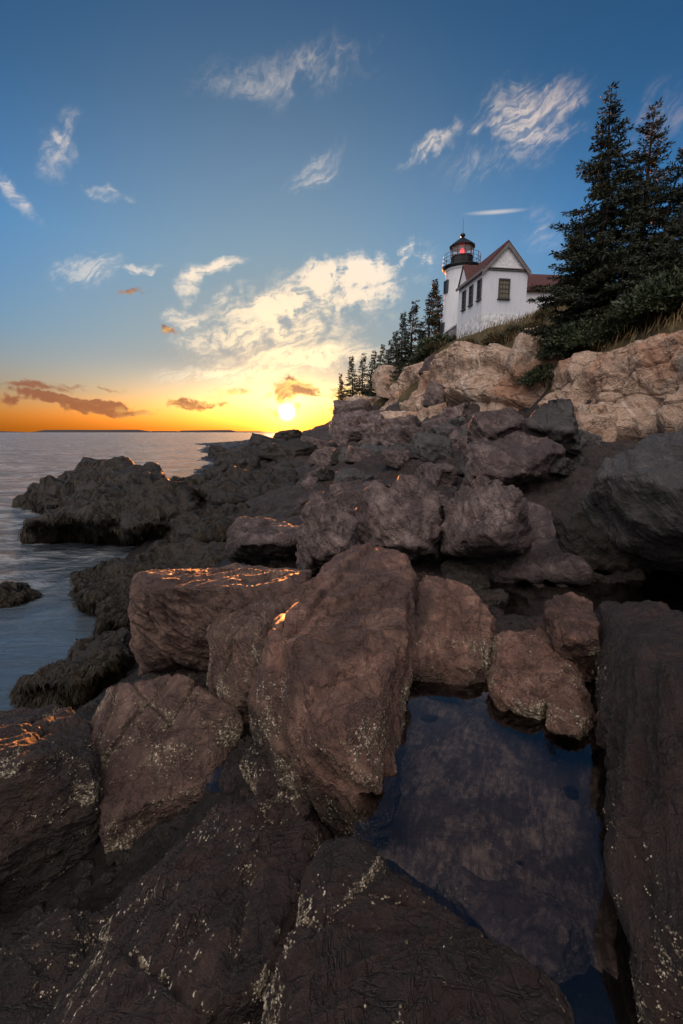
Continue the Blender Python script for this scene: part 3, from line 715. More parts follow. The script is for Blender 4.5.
# ---- many broken blocks fill the ledges from the shore to the cliff foot
def filler(n, region, sz, mats, name, label, group, seed):
    r = np.random.default_rng(seed); k = 0; tries = 0
    while k < n and tries < 4000:
        tries += 1
        x, y = region(r)
        s = sz(r, y); z = ground_z(x, y) + (.30 * s if seed in (1, 2, 4) else 0)
        th = r.uniform(0, math.pi); sx, sy, szz = s * r.uniform(.8, 1.5), s * r.uniform(.6, 1.1), s * r.uniform(.45, .85)
        tiltx, tilty = r.uniform(-.35, .25), r.uniform(-.3, .3)
        c, s_ = math.cos(th), math.sin(th); pts = []
        for a, b in ((-1, -1), (1, -1), (1, 1), (-1, 1), (.2, -1.25), (1.2, .3)):
            for h in (1, -1):
                u, v = a * sx * (.8 if h > 0 else 1) * r.uniform(.75, 1.1), b * sy * (.8 if h > 0 else 1) * r.uniform(.75, 1.1)
                pts.append((x + c * u - s_ * v, y + s_ * u + c * v, z + szz * (1.0 if h > 0 else -.7) * r.uniform(.7, 1.1) + (u * tiltx + v * tilty)))
        rock(name, pts, mats[r.integers(len(mats))], 6 if y < 12 else 5, 16, .12, .5, .14, .16, .04, label=label, group=group, cat='rock', seed=100 + seed * 80 + k)
        k += 1


def along(px0, px1, y0, y1):
    return lambda r: (lambda Y: (P(r.uniform(px0, px1), 432, Y=Y)[0], Y))(math.exp(r.uniform(math.log(y0), math.log(y1))))
szd = lambda a, b: (lambda r, y: r.uniform(a, b) * y)
filler(70, along(345, 500, 7.5, 28), szd(.016, .050), [M['mauve'], M['mauve'], M['grey']], 'ledge_rock', 'angular mauve grey rock among the broken ledges left of the pale mauve slab', 'broken rocks on the ledges', 1)
filler(48, along(430, 600, 8.0, 19), szd(.014, .045), [M['mauve'], M['grey']], 'ledge_rock', 'jumbled grey rock in the rubble slope right below the tan cliff', 'rubble below the tan cliff', 2)
filler(20, along(292, 350, 8, 32), szd(.018, .036), [M['weed'], M['mauve']], 'ledge_rock', 'dark wet rock on the shore directly below the setting sun', 'dark rocks below the sun', 3)
filler(16, along(345, 440, 30, 62), szd(.022, .042), [M['mauve'], M['cliff']], 'ledge_rock', 'small distant rock at the foot of the far end of the cliff', 'rocks at the far cliff foot', 4)
filler(14, along(430, 660, 4.7, 5.6), szd(.03, .06), [M['weed'], M['bed']], 'wet_stone', 'dark stone lying in the wet channel behind the tide pool', 'stones in the wet channel', 5)
filler(14, along(215, 300, 22, 60), szd(.02, .045), [M['weed']], 'shore_rock', 'far dark rock along the waterline left of the sun', 'far waterline rocks', 6)

# ------------------------------------------------------------------ water
def sea_mat():
    m, n, b = new_mat('sea water')
    pos = n.new('ShaderNodeNewGeometry').outputs['Position']
    q = n.map(pos, rot=(0, 0, R(24)), sca=(.5, 1.0, 1))
    a = n.noise(q, .35, 5, .6, .6); c = n.noise(q, 1.6, 5, .6, .8); e = n.noise(q, 7.0, 4, .6)
    rad = n.v('LENGTH', pos)
    calm = n.mr(rad, 7.5, 15)
    hgt = n.m('MULTIPLY', n.m('ADD', n.m('MULTIPLY', a, 1.1), n.m('ADD', n.m('MULTIPLY', c, .55), n.m('MULTIPLY', e, .10))), n.mr(calm, 0, 1, .10, 1))
    n.put(b.inputs['Normal'], n.bump(hgt, 1.0, .85))
    foam = n.m('MULTIPLY', n.mr(n.m('ADD', c, n.m('MULTIPLY', a, .6)), .70, .98), calm)
    n.put(b.inputs['Base Color'], n.mix(n.m('MULTIPLY', foam, .6), (.045, .060, .075), (.38, .40, .42)))
    n.put(b.inputs['Roughness'], n.mr(calm, 0, 1, .06, .22)); b.inputs['IOR'].default_value = 1.34
    return m


M['sea'] = sea_mat()
# sea sheet: rings with real swell near the shore, flat to the horizon
na2, nr2 = 240, 300
a2 = np.linspace(0, 2 * math.pi, na2, endpoint=False); r2 = np.concatenate([[0.5], np.exp(np.linspace(math.log(2), math.log(16000), nr2 - 1))])
A2, R2 = np.meshgrid(a2, r2)
SV = np.stack([(R2 * np.cos(A2)).ravel(), (R2 * np.sin(A2)).ravel(), np.zeros(na2 * nr2)], 1)
dd_ = np.hypot(SV[:, 0], SV[:, 1])
SV[:, 2] = (.16 * perlin(SV * np.array([.12, .25, 0])) + .07 * perlin(SV * np.array([.4, .8, 0]) + 3)) * np.clip((dd_ - 8) / 8, 0, 1) * np.clip(1 - (dd_ - 120) / 300, 0, 1)
q = np.arange(na2 * nr2).reshape(nr2, na2); q1 = np.roll(q, -1, 1)
sea = mesh_np('sea', SV, np.stack([q[:-1], q[1:], q1[1:], q1[:-1]], -1).reshape(-1, 4), M['sea']); tag(sea, kind='structure')


def pool_mat():
    m = bpy.data.materials.new('still pool water'); m.use_nodes = True; n = N(m.node_tree)
    for x in list(m.node_tree.nodes):
        if x.type == 'BSDF_PRINCIPLED': m.node_tree.nodes.remove(x)
    out = m.node_tree.nodes['Material Output']
    pos = n.new('ShaderNodeNewGeometry').outputs['Position']
    nb = n.bump(n.noise(pos, 3.0, 3, .5), .05, .02)
    tr = n.new('ShaderNodeBsdfTransparent'); tr.inputs[0].default_value = (.84, .80, .76, 1)
    gl = n.new('ShaderNodeBsdfGlossy'); gl.inputs['Roughness'].default_value = .0; gl.inputs[0].default_value = (.86, .80, .80, 1); n.put(gl.inputs['Normal'], nb)
    fr = n.new('ShaderNodeFresnel'); fr.inputs[0].default_value = 1.75; n.put(fr.inputs['Normal'], nb)
    mx = n.new('ShaderNodeMixShader'); n.put(mx.inputs[0], fr.outputs[0]); n.put(mx.inputs[1], tr.outputs[0]); n.put(mx.inputs[2], gl.outputs[0])
    n.put(out.inputs[0], mx.outputs[0])
    return m


M['pool'] = pool_mat()
def puddle(name, pts, z):
    mb = MB(); mb.add([(p[0], p[1], z) for p in pts], [tuple(range(len(pts)))])
    o = mb.build(name, M['pool']); tag(o, kind='structure')
    if o.data.polygons[0].normal.z < 0: o.data.flip_normals()
    return o
POOLZ = 1.55
puddle('tide_pool_water', [P(a, b, z=POOLZ) for a, b in ((352, 860), (362, 760), (385, 670), (500, 672), (610, 680), (632, 760), (650, 900), (700, 1080), (420, 1080), (400, 930))], POOLZ)
puddle('crevice_pool_water', [P(a, b, z=1.10) for a, b in ((205, 790), (225, 740), (262, 735), (275, 775), (250, 800))], 1.10)
puddle('channel_water', [P(a, b, z=1.42) for a, b in ((440, 575), (560, 570), (690, 560), (760, 600), (560, 640), (440, 620))], 1.42)

# far island on the horizon
mi, ni, bi = new_mat('far wooded island'); bi.inputs['Base Color'].default_value = (.04, .032, .030, 1); bi.inputs['Roughness'].default_value = 1
mb = MB(); Yi = 3600.0
def strip(x0, x1, h):
    n_ = 60; xs = np.linspace(x0, x1, n_)
    for i in range(n_ - 1):
        def hh(x):
            u = (x - x0) / (x1 - x0); return h * min(1, 9 * u, 9 * (1 - u)) * (.85 + .3 * float(perlin(np.array([[x * .02, h, 0]]))[0])) + 1
        xa, xb = P(xs[i], 432, Y=Yi)[0], P(xs[i + 1], 432, Y=Yi)[0]; ha, hb = hh(xs[i]), hh(xs[i + 1])
        mb.add([(xa, Yi, -2), (xb, Yi, -2), (xb, Yi + 60, hb), (xa, Yi + 60, ha), (xa, Yi + 400, -2), (xb, Yi + 400, -2)], [(0, 1, 2, 3), (3, 2, 5, 4)])
strip(-260, 28, 10); strip(26, 150, 22); strip(146, 176, 12); strip(172, 236, 19); strip(230, 262, 9)
isl = mb.build('island', mi, smooth=True); tag(isl, kind='structure')

# ------------------------------------------------------------------ lighthouse
def brick_white(name, c=(.66, .68, .71)):
    m, n, b = new_mat(name)
    pos = n.new('ShaderNodeTexCoord').outputs['Object']
    s = n.new('ShaderNodeSeparateXYZ'); n.put(s.inputs[0], pos)
    row = n.m('FRACT', n.m('MULTIPLY', s.outputs[2], 8.0))
    gr = n.mr(n.m('ABSOLUTE', n.m('SUBTRACT', row, .5)), .42, .5)
    st = n.noise(n.map(pos, sca=(2, 2, .25)), 2.0, 6, .7)
    c1 = n.mix(n.mr(st, .48, .75), c, tuple(x * .78 for x in c))
    n.put(b.inputs['Base Color'], n.mix(n.m('MULTIPLY', gr, .25), c1, tuple(x * .7 for x in c))); b.inputs['Roughness'].default_value = .7
    n.put(b.inputs['Normal'], n.bump(n.m('ADD', n.m('MULTIPLY', gr, -.6), n.noise(pos, 9, 5, .6)), .35, .02))
    return m


M['white'] = brick_white('white painted brick'); M['clap'] = brick_white('white clapboard', (.64, .67, .72))
M['found'] = plain('white painted stone', (.66, .67, .69), .8, 0, .25, 2.5, .5)
M['black'] = plain('black iron', (.012, .011, .012), .45, .3)
M['rail'] = plain('dark iron rail', (.035, .035, .04), .5, .4)
M['roof'] = plain('red shingle roof', (.065, .016, .014), .75, 0, .3, 5, .4)
M['trim'] = plain('grey trim', (.16, .14, .14), .7)  # plain dark grey for eave band, barge boards and gutter
M['frame'] = plain('window frame paint', (.055, .052, .055), .6)
mg, ng, bgx = new_mat('dark window glass'); bgx.inputs['Base Color'].default_value = (.012, .014, .018, 1); bgx.inputs['Roughness'].default_value = .06
M['glass'] = mg
mw, nw, bw = new_mat('warm window glass'); bw.inputs['Base Color'].default_value = (.17, .145, .085, 1); bw.inputs['Roughness'].default_value = .15
M['paneB'] = mw
ml, nl, bl_ = new_mat('lantern glass')
bl_.inputs['Base Color'].default_value = (.9, .92, .95, 1); bl_.inputs['Roughness'].default_value = .02; bl_.inputs['Alpha'].default_value = .22
M['lglass'] = ml
mr_, nr_, br_ = new_mat('red beacon lens'); br_.inputs['Base Color'].default_value = (.6, .02, .03, 1)
br_.inputs['Emission Color'].default_value = (1, .03, .05, 1); br_.inputs['Emission Strength'].default_value = .35
M['beacon'] = mr_

TB = P(458.5, 337, t=46.5)            # foot of the tower
lh = empty('lighthouse', TB)
tag(lh, 'round white lighthouse tower with black lantern room and red beacon on the cliff top', 'lighthouse')
TS = 1.07
lh.scale = (TS,) * 3
TH = (P(458.5, 269.5, Y=TB[1])[2] - TB[2]) / TS                               # masonry height
MB().lathe([(1.62, -1.6), (1.62, 0), (1.60, .25), (1.42, TH - .35), (1.42, TH - .3), (1.50, TH - .25), (1.50, TH - .1), (1.42, TH - .1)], 48).build('tower', M['white'], lh, smooth=True)
MB().lathe([(1.45, TH - .10), (1.72, TH + .02), (1.76, TH + .05), (1.76, TH + .15), (1.0, TH + .15)], 48).build('gallery_deck', M['black'], lh)
rl = MB()
for k in range(16):
    a = 2 * math.pi * k / 16; x, y = 1.68 * math.cos(a), 1.68 * math.sin(a)
    rl.tube([(x, y, TH + .14), (x, y, TH + 1.15)], .022)
for hz in (.5, .82, 1.15):
    rl.tube([(1.68 * math.cos(2 * math.pi * k / 40), 1.68 * math.sin(2 * math.pi * k / 40), TH + hz) for k in range(41)], .018, 5)
rl.build('railing', M['rail'], lh)
LB = 0.0
LS = .84
def up(o): o.location.z = TH + .15; o.scale = (LS,) * 3; return o
up(MB().lathe([(1.20, LB), (1.22, LB + .05), (1.22, LB + .92), (1.27, LB + .95), (1.27, LB + 1.02), (1.15, LB + 1.02)], 10).build('lantern_base', M['black'], lh))
lf = MB()
for k in range(10):
    a = 2 * math.pi * (k + .5) / 10; x, y = 1.20 * math.cos(a), 1.20 * math.sin(a)
    lf.tube([(x, y, LB + 1.0), (x, y, LB + 2.1)], .04, 6)
lf.tube([(1.20 * math.cos(2 * math.pi * (k + .5) / 10), 1.20 * math.sin(2 * math.pi * (k + .5) / 10), LB + 1.08) for k in range(11)], .03, 5)
up(lf.build('lantern_frame', M['black'], lh))
gp = MB()
for k in range(10):
    a, b = 2 * math.pi * (k + .5) / 10, 2 * math.pi * (k + 1.5) / 10
    gp.add([(1.18 * math.cos(a), 1.18 * math.sin(a), LB + 1.03), (1.18 * math.cos(b), 1.18 * math.sin(b), LB + 1.03), (1.18 * math.cos(b), 1.18 * math.sin(b), LB + 2.08), (1.18 * math.cos(a), 1.18 * math.sin(a), LB + 2.08)], [(0, 1, 2, 3)])
up(gp.build('lantern_glass', M['lglass'], lh))
up(MB().lathe([(.20, LB + .9), (.24, LB + 1.15), (.30, LB + 1.4), (.30, LB + 1.6), (.22, LB + 1.85), (.08, LB + 2.0)], 20).build('beacon_lens', M['beacon'], lh, smooth=True))
up(MB().lathe([(1.25, LB + 2.05), (1.42, LB + 2.06), (1.43, LB + 2.14), (1.05, LB + 2.45), (.62, LB + 2.75), (.26, LB + 2.98), (.17, LB + 3.05)], 10).build('lantern_roof', M['black'], lh))
vb = up(MB().lathe([(.16, LB + 3.02), (.15, LB + 3.12), (.26, LB + 3.2), (.28, LB + 3.32), (.2, LB + 3.45), (.08, LB + 3.52)], 16).build('ventilator_ball', M['black'], lh, smooth=True))
MB().tube([(0, 0, LB + 3.5), (0, 0, LB + 5.0)], [.025, .012]).build('lightning_rod', M['black'], vb)
for az_, hz in ((-165, 4.35), (-172, .65)):
    a = R(az_); ca, sa = math.cos(a), math.sin(a); r0 = 1.62 - .2 * hz / TH
    ax = [(-sa, ca, 0), (ca, sa, 0), (0, 0, 1)]
    fr = MB()
    for s_ in (-1, 1): fr.box((ca * r0 + s_ * -sa * .30, sa * r0 + s_ * ca * .30, hz), (.09, .22, 1.1), ax)
    for s_ in (-1, 1): fr.box((ca * r0, sa * r0, hz + s_ * .5), (.5, .2, .1), ax)
    f_ = fr.build('window', M['frame'], lh)
    MB().box((ca * (r0 - .0), sa * (r0 - .0), hz), (.52, .1, .92), ax).build('pane', M['glass'], f_)

# ------------------------------------------------------------------ bell house joined to the tower
NB = P(481, 329.5, t=38)
u_ = np.array([.989, .148, 0]); v_ = np.array([-.148, .989, 0])      # along the gable front / along the side wall
W_, D_, EH, GH = 3.86, 5.1, 4.72, 2.02
hs = empty('white_house', NB, math.atan2(u_[1], u_[0]))
tag(hs, 'small white gabled house with red roof and dark windows beside the lighthouse tower', 'house')
FH = 1.28                                                            # painted stone base
MB().box((W_ / 2, D_ / 2, FH / 2 - 1.2), (W_ + .08, D_ + .08, FH + 2.4)).build('stone_base', M['found'], hs)
wl = MB()
wl.add([(0, 0, FH), (W_, 0, FH), (W_, D_, FH), (0, D_, FH), (0, 0, EH), (W_, 0, EH), (W_, D_, EH), (0, D_, EH), (W_ / 2, 0, EH + GH), (W_ / 2, D_, EH + GH)],
       [(0, 1, 5, 4), (4, 5, 8), (1, 2, 6, 5), (2, 3, 7, 6), (6, 7, 9), (3, 0, 4, 7)])
wl.build('wall', M['clap'], hs)
gbl = MB(); gbl.add([(.04, -.03, EH + .06), (W_ - .04, -.03, EH + .06), (W_ / 2, -.03, EH + GH - .05)], [(0, 1, 2)])
gbl.build('gable_shingles', plain('weathered white shingle', (.70, .71, .73), .8, 0, .15, 7, .5), hs)
MB().box((W_ / 2, -.05, EH), (W_ + .1, .1, .16)).box((W_ / 2, -.09, EH + .07), (W_ + .2, .18, .05)).build('eave_band', M['trim'], hs)
rf = MB(); ov, th = .16, .13
sl_ = math.hypot(W_ / 2, GH)
for s_ in (-1, 1):
    e = (W_ / 2 + s_ * (W_ / 2 + .2), EH - .2 * GH / (W_ / 2)); r0 = (W_ / 2, EH + GH)
    rf.add([(e[0], -ov, e[1] + .03), (r0[0], -ov, r0[1] + .03), (r0[0], D_ + ov, r0[1] + .03), (e[0], D_ + ov, e[1] + .03),
            (e[0], -ov, e[1] + .03 + th), (r0[0], -ov, r0[1] + .03 + th + .05), (r0[0], D_ + ov, r0[1] + .03 + th + .05), (e[0], D_ + ov, e[1] + .03 + th)],
           [(3, 2, 1, 0), (4, 5, 6, 7), (0, 1, 5, 4), (2, 3, 7, 6), (3, 0, 4, 7), (1, 2, 6, 5)])
roof = rf.build('roof', M['roof'], hs)
bb = MB()
for s_ in (-1, 1):
    e = np.array([W_ / 2 + s_ * (W_ / 2 + .22), -ov - .02, EH - .2 * GH / (W_ / 2)]); r0 = np.array([W_ / 2, -ov - .02, EH + GH + .02])
    bb.add([e, r0, r0 + (0, 0, -.34), e + (0, 0, -.34), e + (0, -.05, 0), r0 + (0, -.05, 0), r0 + (0, -.05, -.34), e + (0, -.05, -.34)],
           [(0, 1, 2, 3), (7, 6, 5, 4), (0, 4, 5, 1), (3, 2, 6, 7)])
bb.build('barge_board', M['trim'], roof)
MB().box((-.19, D_ / 2, EH - .18), (.12, D_ + .4, .2)).build('eave_gutter', M['trim'], roof)


def house_window(c, w_, h_, front, panes=(2, 3), lit=False):
    ax = np.eye(3) if front else [(0, 1, 0), (1, 0, 0), (0, 0, 1)]
    off = np.array((0, -1, 0)) if front else np.array((-1, 0, 0)); s = np.array((1, 0, 0)) if front else np.array((0, 1, 0)); c = np.array(c, float)
    f = MB()
    for k in (-1, 1): f.box(c + off * .04 + s * k * (w_ / 2 + .05), (.10, .12, h_ + .2), ax)
    for k in (-1, 1): f.box(c + off * .042 + np.array((0, 0, k * (h_ / 2 + .05))), (w_ + .002, .115, .1), ax)
    f.box(c + off * .07 + np.array((0, 0, -h_ / 2 - .13)), (w_ + .34, .2, .06), ax)
    fo = f.build('window', M['frame'], hs)
    MB().box(c + off * .006, (w_, .02, h_), ax).build('pane', M['paneB'] if lit else M['glass'], fo)
    mu = MB()
    for k in range(1, panes[0]): mu.box(c + off * .03 + s * (k / panes[0] - .5) * w_, (.045, .035, h_), ax)
    for k in range(1, panes[1]): mu.box(c + off * .032 + np.array((0, 0, (k / panes[1] - .5) * h_)), (w_, .033, .045 if k * 2 != panes[1] else .07), ax)
    mu.build('muntin', M['frame'], fo)
house_window((1.83, 0, 3.25), .78, 1.36, True, (3, 4), True)
for yy in (.62, 2.25, 3.75): house_window((0, yy, 3.28), .55, 1.42, False, (2, 4))
# wall gable over the side door bay
dg = MB(); y0, y1, dh = D_ - 2.1, D_ - .2, 1.45
dg.add([(-.10, y0, EH - .1), (-.10, y1, EH - .1), (-.10, (y0 + y1) / 2, EH + dh), (1.5, (y0 + y1) / 2, EH + dh), (1.2, y0, EH - .1), (1.2, y1, EH - .1)], [(1, 0, 2), (0, 4, 3, 2), (5, 1, 2, 3)])
dgo = dg.build('side_gable', M['clap'], hs)
dr = MB()
for s_, ye in ((-1, y0), (1, y1)):
    ym = (y0 + y1) / 2
    dr.add([(-.2, ye + s_ * .12, EH - .18), (-.2, ym, EH + dh + .06), (1.6, ym, EH + dh + .06), (1.6, ye + s_ * .12, EH - .18), (-.2, ye + s_ * .12, EH - .09), (-.2, ym, EH + dh + .17), (1.6, ym, EH + dh + .17), (1.6, ye + s_ * .12, EH - .09)],
           [(0, 1, 2, 3), (7, 6, 5, 4), (0, 4, 5, 1), (3, 2, 6, 7), (0, 3, 7, 4)])
dr.build('gable_roof', M['roof'], dgo)

# low stone wall with a sloping cap at the tower foot
lw0, lw1 = P(444.5, 333, t=43.5), P(456.8, 325, t=43.5)
lwd = lw1 - lw0
lwm = MB(); dn = np.array([0, .45, 0])
lwm.add([lw0 + (0, 0, -2.2), lw1 + (0, 0, -2.2), lw1, lw0, lw0 + dn + (0, 0, -2.2), lw1 + dn + (0, 0, -2.2), lw1 + dn, lw0 + dn], [(0, 1, 2, 3), (7, 6, 5, 4), (0, 3, 7, 4), (1, 5, 6, 2), (3, 2, 6, 7)])
lwo = lwm.build('low_wall', plain('weathered grey boards', (.20, .20, .22), .8, 0, .25, 3, .4), None, lw0); tag(lwo, 'low grey wall with sloping white cap at the lighthouse foot', 'wall', kind='thing')
cp = MB(); cp.add([lw0 + (0, -.08, .004), lw1 + (0, -.08, .004), lw1 + (0, -.08, .14), lw0 + (0, -.08, .14), lw0 + dn + (0, .08, .004), lw1 + dn + (0, .08, .004), lw1 + dn + (0, .08, .14), lw0 + dn + (0, .08, .14)], [(0, 1, 2, 3), (7, 6, 5, 4), (3, 2, 6, 7), (0, 4, 5, 1), (0, 3, 7, 4), (1, 2, 6, 5)])
cpo = cp.build('cap', M['found'], lwo, lw0); cpo.location = (0, 0, 0)

# keeper's house: red roof behind the big spruces
KB = P(522, 305, t=50)
kh = empty('keeper_house', KB, R(6)); tag(kh, 'red roofed white house mostly hidden behind the tall spruces', 'house')
MB().box((5, 3, -.2), (10, 6, 3.6)).build('wall', M['clap'], kh)
kr = MB(); kr.add([(-.4, -.4, 1.55), (10.4, -.4, 1.55), (10.4, 3, 4.2), (-.4, 3, 4.2), (-.4, 6.4, 1.55), (10.4, 6.4, 1.55), (-.4, -.4, 1.4), (10.4, -.4, 1.4), (-.4, 6.4, 1.4), (10.4, 6.4, 1.4)],
       [(0, 1, 2, 3), (3, 2, 5, 4), (6, 7, 1, 0), (4, 5, 9, 8), (6, 0, 3, 4, 8), (1, 7, 9, 5, 2), (7, 6, 8, 9)])
kr.build('roof', M['roof'], kh)

# ------------------------------------------------------------------ spruces
def leaf_mat(name, a, b, c):
    m, n, bs = new_mat(name); pos = n.new('ShaderNodeNewGeometry').outputs['Position']
    n.put(bs.inputs['Base Color'], n.ramp(n.noise(pos, 1.3, 4, .7), [(.3, a), (.5, b), (.72, c)])); bs.inputs['Roughness'].default_value = .7
    bs.inputs['Subsurface Weight'].default_value = 0
    return m


M['needle'] = leaf_mat('spruce needles', (.007, .012, .006), (.020, .028, .011), (.050, .043, .017))
M['scrub'] = leaf_mat('juniper scrub', (.010, .018, .007), (.028, .042, .014), (.055, .060, .022))
M['bushleaf'] = leaf_mat('autumn bush leaves', (.016, .020, .008), (.055, .045, .014), (.11, .065, .020))
M['bark'] = plain('grey brown bark', (.026, .019, .015), .9, 0, .4, 6, .6)
M['grass'] = leaf_mat('dry autumn grass', (.040, .036, .012), (.12, .078, .026), (.21, .125, .045))


def tris(name, C, D, U, mat, parent=None, loc=None):
    """needle clumps: slim kites from C along D with half width U"""
    n = len(C); V = np.empty((n, 4, 3))
    V[:, 0] = C; V[:, 1] = C + D * .45 + U; V[:, 2] = C + D; V[:, 3] = C + D * .45 - U
    return mesh_np(name, V.reshape(-1, 3), np.arange(n * 4).reshape(n, 4), mat, parent, False, loc)


def spruce_data(h, r, seed, per=5, gap=.34, start=.08, dens=1.0, ragged=.45, nl=.17, lean=.0, pw=1.0):
    rg = np.random.default_rng(seed)
    tr = MB(); k = 9
    bend = lambda z: np.array([lean * (z / h) ** 2 + .10 * math.sin(z * .7 + seed), .08 * math.sin(z * .9 + seed * 2), 0])
    tr.tube([bend(h * i / k) + (0, 0, h * i / k - (.8 if i == 0 else 0)) for i in range(k + 1)], [max(.012, .022 * h * (1 - i / k) ** .9) for i in range(k + 1)], 8)
    C, D, U = [], [], []
    z = h * start
    while z < h * .985:
        t = z / h
        L0 = r * (1 - t) ** pw * (.45 + .55 * min(1, (t + .05) / .22))
        for b in range(per if t < .9 else 4):
            if rg.random() < .12: continue
            L = max(.16, L0 * rg.uniform(1 - ragged, 1.18)); a = rg.uniform(0, 2 * math.pi)
            zz = z + rg.uniform(-.5, .5) * gap
            droop = -.10 - .32 * (1 - t) + rg.uniform(-.12, .12) + (.65 * max(0, t - .72) / .28)
            d = np.array([math.cos(a), math.sin(a), 0]); sd = np.array([-d[1], d[0], 0])
            pts = [bend(zz) + np.array([0, 0, zz]) + d * L * s + np.array([0, 0, L * (droop * s + .38 * max(0, s - .45) ** 1.6)]) for s in np.linspace(0, 1, 7)]
            tr.tube(pts[:6], [.010 * L + .008 * (1 - i / 5) * L for i in range(6)], 4)
            pts = np.array(pts)
            nt_ = max(3, int(L / .105 * dens))
            for s in np.linspace(.16, 1.0, nt_):
                i = min(5, int(s * 6)); f = s * 6 - i; p = pts[i] * (1 - f) + pts[i + 1] * f; tan = pts[i + 1] - pts[i]; tan = tan / np.linalg.norm(tan)
                tl = (.14 + .26 * L * (1 - s) ** .7 * min(1, s * 2.6)) * rg.uniform(.6, 1.2)
                for side in (-1, 1):
                    td = tan * rg.uniform(.6, 1.0) + sd * side * rg.uniform(.6, 1.1) + np.array([0, 0, rg.uniform(-.32, .12)]); td /= np.linalg.norm(td)
                    m_ = max(2, int(tl / .075 * dens))
                    q = rg.random(m_)[:, None]
                    C.append(p + td * tl * q + rg.normal(size=(m_, 3)) * .018)
                    dd = td + rg.normal(size=(m_, 3)) * .42; dd /= np.linalg.norm(dd, axis=1)[:, None]
                    ln = nl * rg.uniform(.6, 1.25, (m_, 1)); D.append(dd * ln)
                    w_ = np.cross(dd, rg.normal(size=(m_, 3))); w_ /= np.linalg.norm(w_, axis=1)[:, None]; U.append(w_ * ln * .17)
        z += gap * rg.uniform(.7, 1.25) * (.55 + .45 * (1 - t))
    return tr, np.concatenate(C), np.concatenate(D), np.concatenate(U)


def spruce(loc, data, label, group, rz=0, sc_=1.0):
    o = empty('spruce_tree', loc, rz); o.scale = (sc_,) * 3
    tag(o, label, 'tree', group)
    data[0].build('trunk', M['bark'], o); tris('crown', *data[1:], M['needle'], o)
    return o


def dup(o, loc, rz, s, label):
    c = o.copy(); col.objects.link(c); c.location = loc; c.rotation_euler.z = rz; c.scale = s; c['label'] = label
    for ch in o.children:
        k = ch.copy(); col.objects.link(k); k.parent = c
    return c


def plant(px, py_top, Y, py_base):
    """where a trunk stands and how tall it must be to reach py_top"""
    b = P(px, py_base, Y=Y); tp = P(px, py_top, Y=Y)
    gz = ground_z(b[0], b[1]); return np.array([b[0], b[1], gz]), tp[2] - gz
GB = 'big spruces on the cliff top'
for px, pt, Y, rad, sd, lb, ln in ((594, 84, 26, 3.8, 3, 'tallest spruce with a thin spire, second from the house on the cliff top', -.1), (632, 102, 27, 3.2, 5, 'spruce with a slightly lower spire just right of the tallest one', .1),
                                   (655, 146, 25, 2.9, 8, 'shorter ragged spruce with upswept boughs right of the two tallest', .5), (688, 150, 24, 3.4, 11, 'dense dark spruce cut by the right edge of the picture', 0),
                                   (584, 205, 25.5, 3.9, 14, 'low wide spruce whose long boughs reach out toward the white house', -.5), (668, 215, 22.5, 3.0, 17, 'lower green spruce growing in front of the dense dark one', 0), (617, 225, 23.5, 2.8, 23, 'bushy low spruce growing at the feet of the two tallest', .2)):
    loc, h = plant(px, pt, Y, 320)
    spruce(loc, spruce_data(h, rad, sd, 6, .37, .05, 1.45, .72, .19, ln, .92), lb, GB)
protos = []
GF = 'small spruces along the ridge toward the sun'
far = [(342, 374, 84, 'leftmost little spruce at the end of the ridge, leaning over the sunset'), (352, 357, 82, 'slim spruce second from the left end of the ridge'), (362, 354, 78, 'pointed spruce third from the left end of the ridge'),
       (370, 352, 74, 'spruce in the middle of the close row on the ridge'), (377, 345, 70, 'taller spruce at the right of the close row on the ridge'), (388, 341, 64, 'lone slim spruce between the close row and the taller pair'),
       (401, 313, 56, 'left one of the twin spruces halfway to the lighthouse'), (410, 302, 55, 'right one of the twin spruces halfway to the lighthouse'), (427, 286, 51, 'tallest full spruce left of the lighthouse'), (438, 279, 54, 'spruce half hidden by the lighthouse tower'),
       (419, 322, 50, 'small spruce below the tallest full one left of the lighthouse'), (395, 332, 60, 'short spruce at the left foot of the twin spruces')]
for i, (px, pt, Y, lb) in enumerate(far):
    loc, h = plant(px, pt, Y, 400); h = max(h, 2.5)
    if i < 5:
        o = spruce(loc, spruce_data(8.0, 2.0, 30 + i, 6, .32, .06, 1.05, .62, .25, (i - 1) * .25), lb, GF, 0, 1); o.scale = (h / 8,) * 3; protos.append(o)
    else: dup(protos[i % 5], loc, i * 1.7, (h / 8 * (.9 + .25 * (i % 3) / 2),) * 2 + (h / 8,), lb)

# ------------------------------------------------------------------ low scrub and grass on the slope
def bush_data(seed, n=1500, rx=1.0, hz=.75, leaf=.13):
    rg = np.random.default_rng(seed); C, D, U = [], [], []
    v = rg.normal(size=(n, 3)); v /= np.linalg.norm(v, axis=1)[:, None]; v[:, 2] = np.abs(v[:, 2])
    rr_ = (.62 + .38 * rg.random(n) ** .6) * (1 + .45 * fbm(v * 1.9 + seed, 3))
    C = v * rr_[:, None] * np.array([rx, rx, hz])
    D = v * .8 + rg.normal(size=(n, 3)) * .7 + np.array([0, 0, .25]); D /= np.linalg.norm(D, axis=1)[:, None]; D *= leaf * rg.uniform(.6, 1.5, (n, 1))
    U = np.cross(D, rg.normal(size=(n, 3))); U /= np.linalg.norm(U, axis=1)[:, None]; U *= leaf * .26
    st = MB()
    for a in range(5): st.tube([(0, 0, -.3), (.3 * rx * math.cos(a * 1.3), .3 * rx * math.sin(a * 1.3), hz * .35), (.6 * rx * math.cos(a * 1.3 + .2), .6 * rx * math.sin(a * 1.3 + .2), hz * .7)], [.03, .02, .01], 4)
    return st, C, D, U
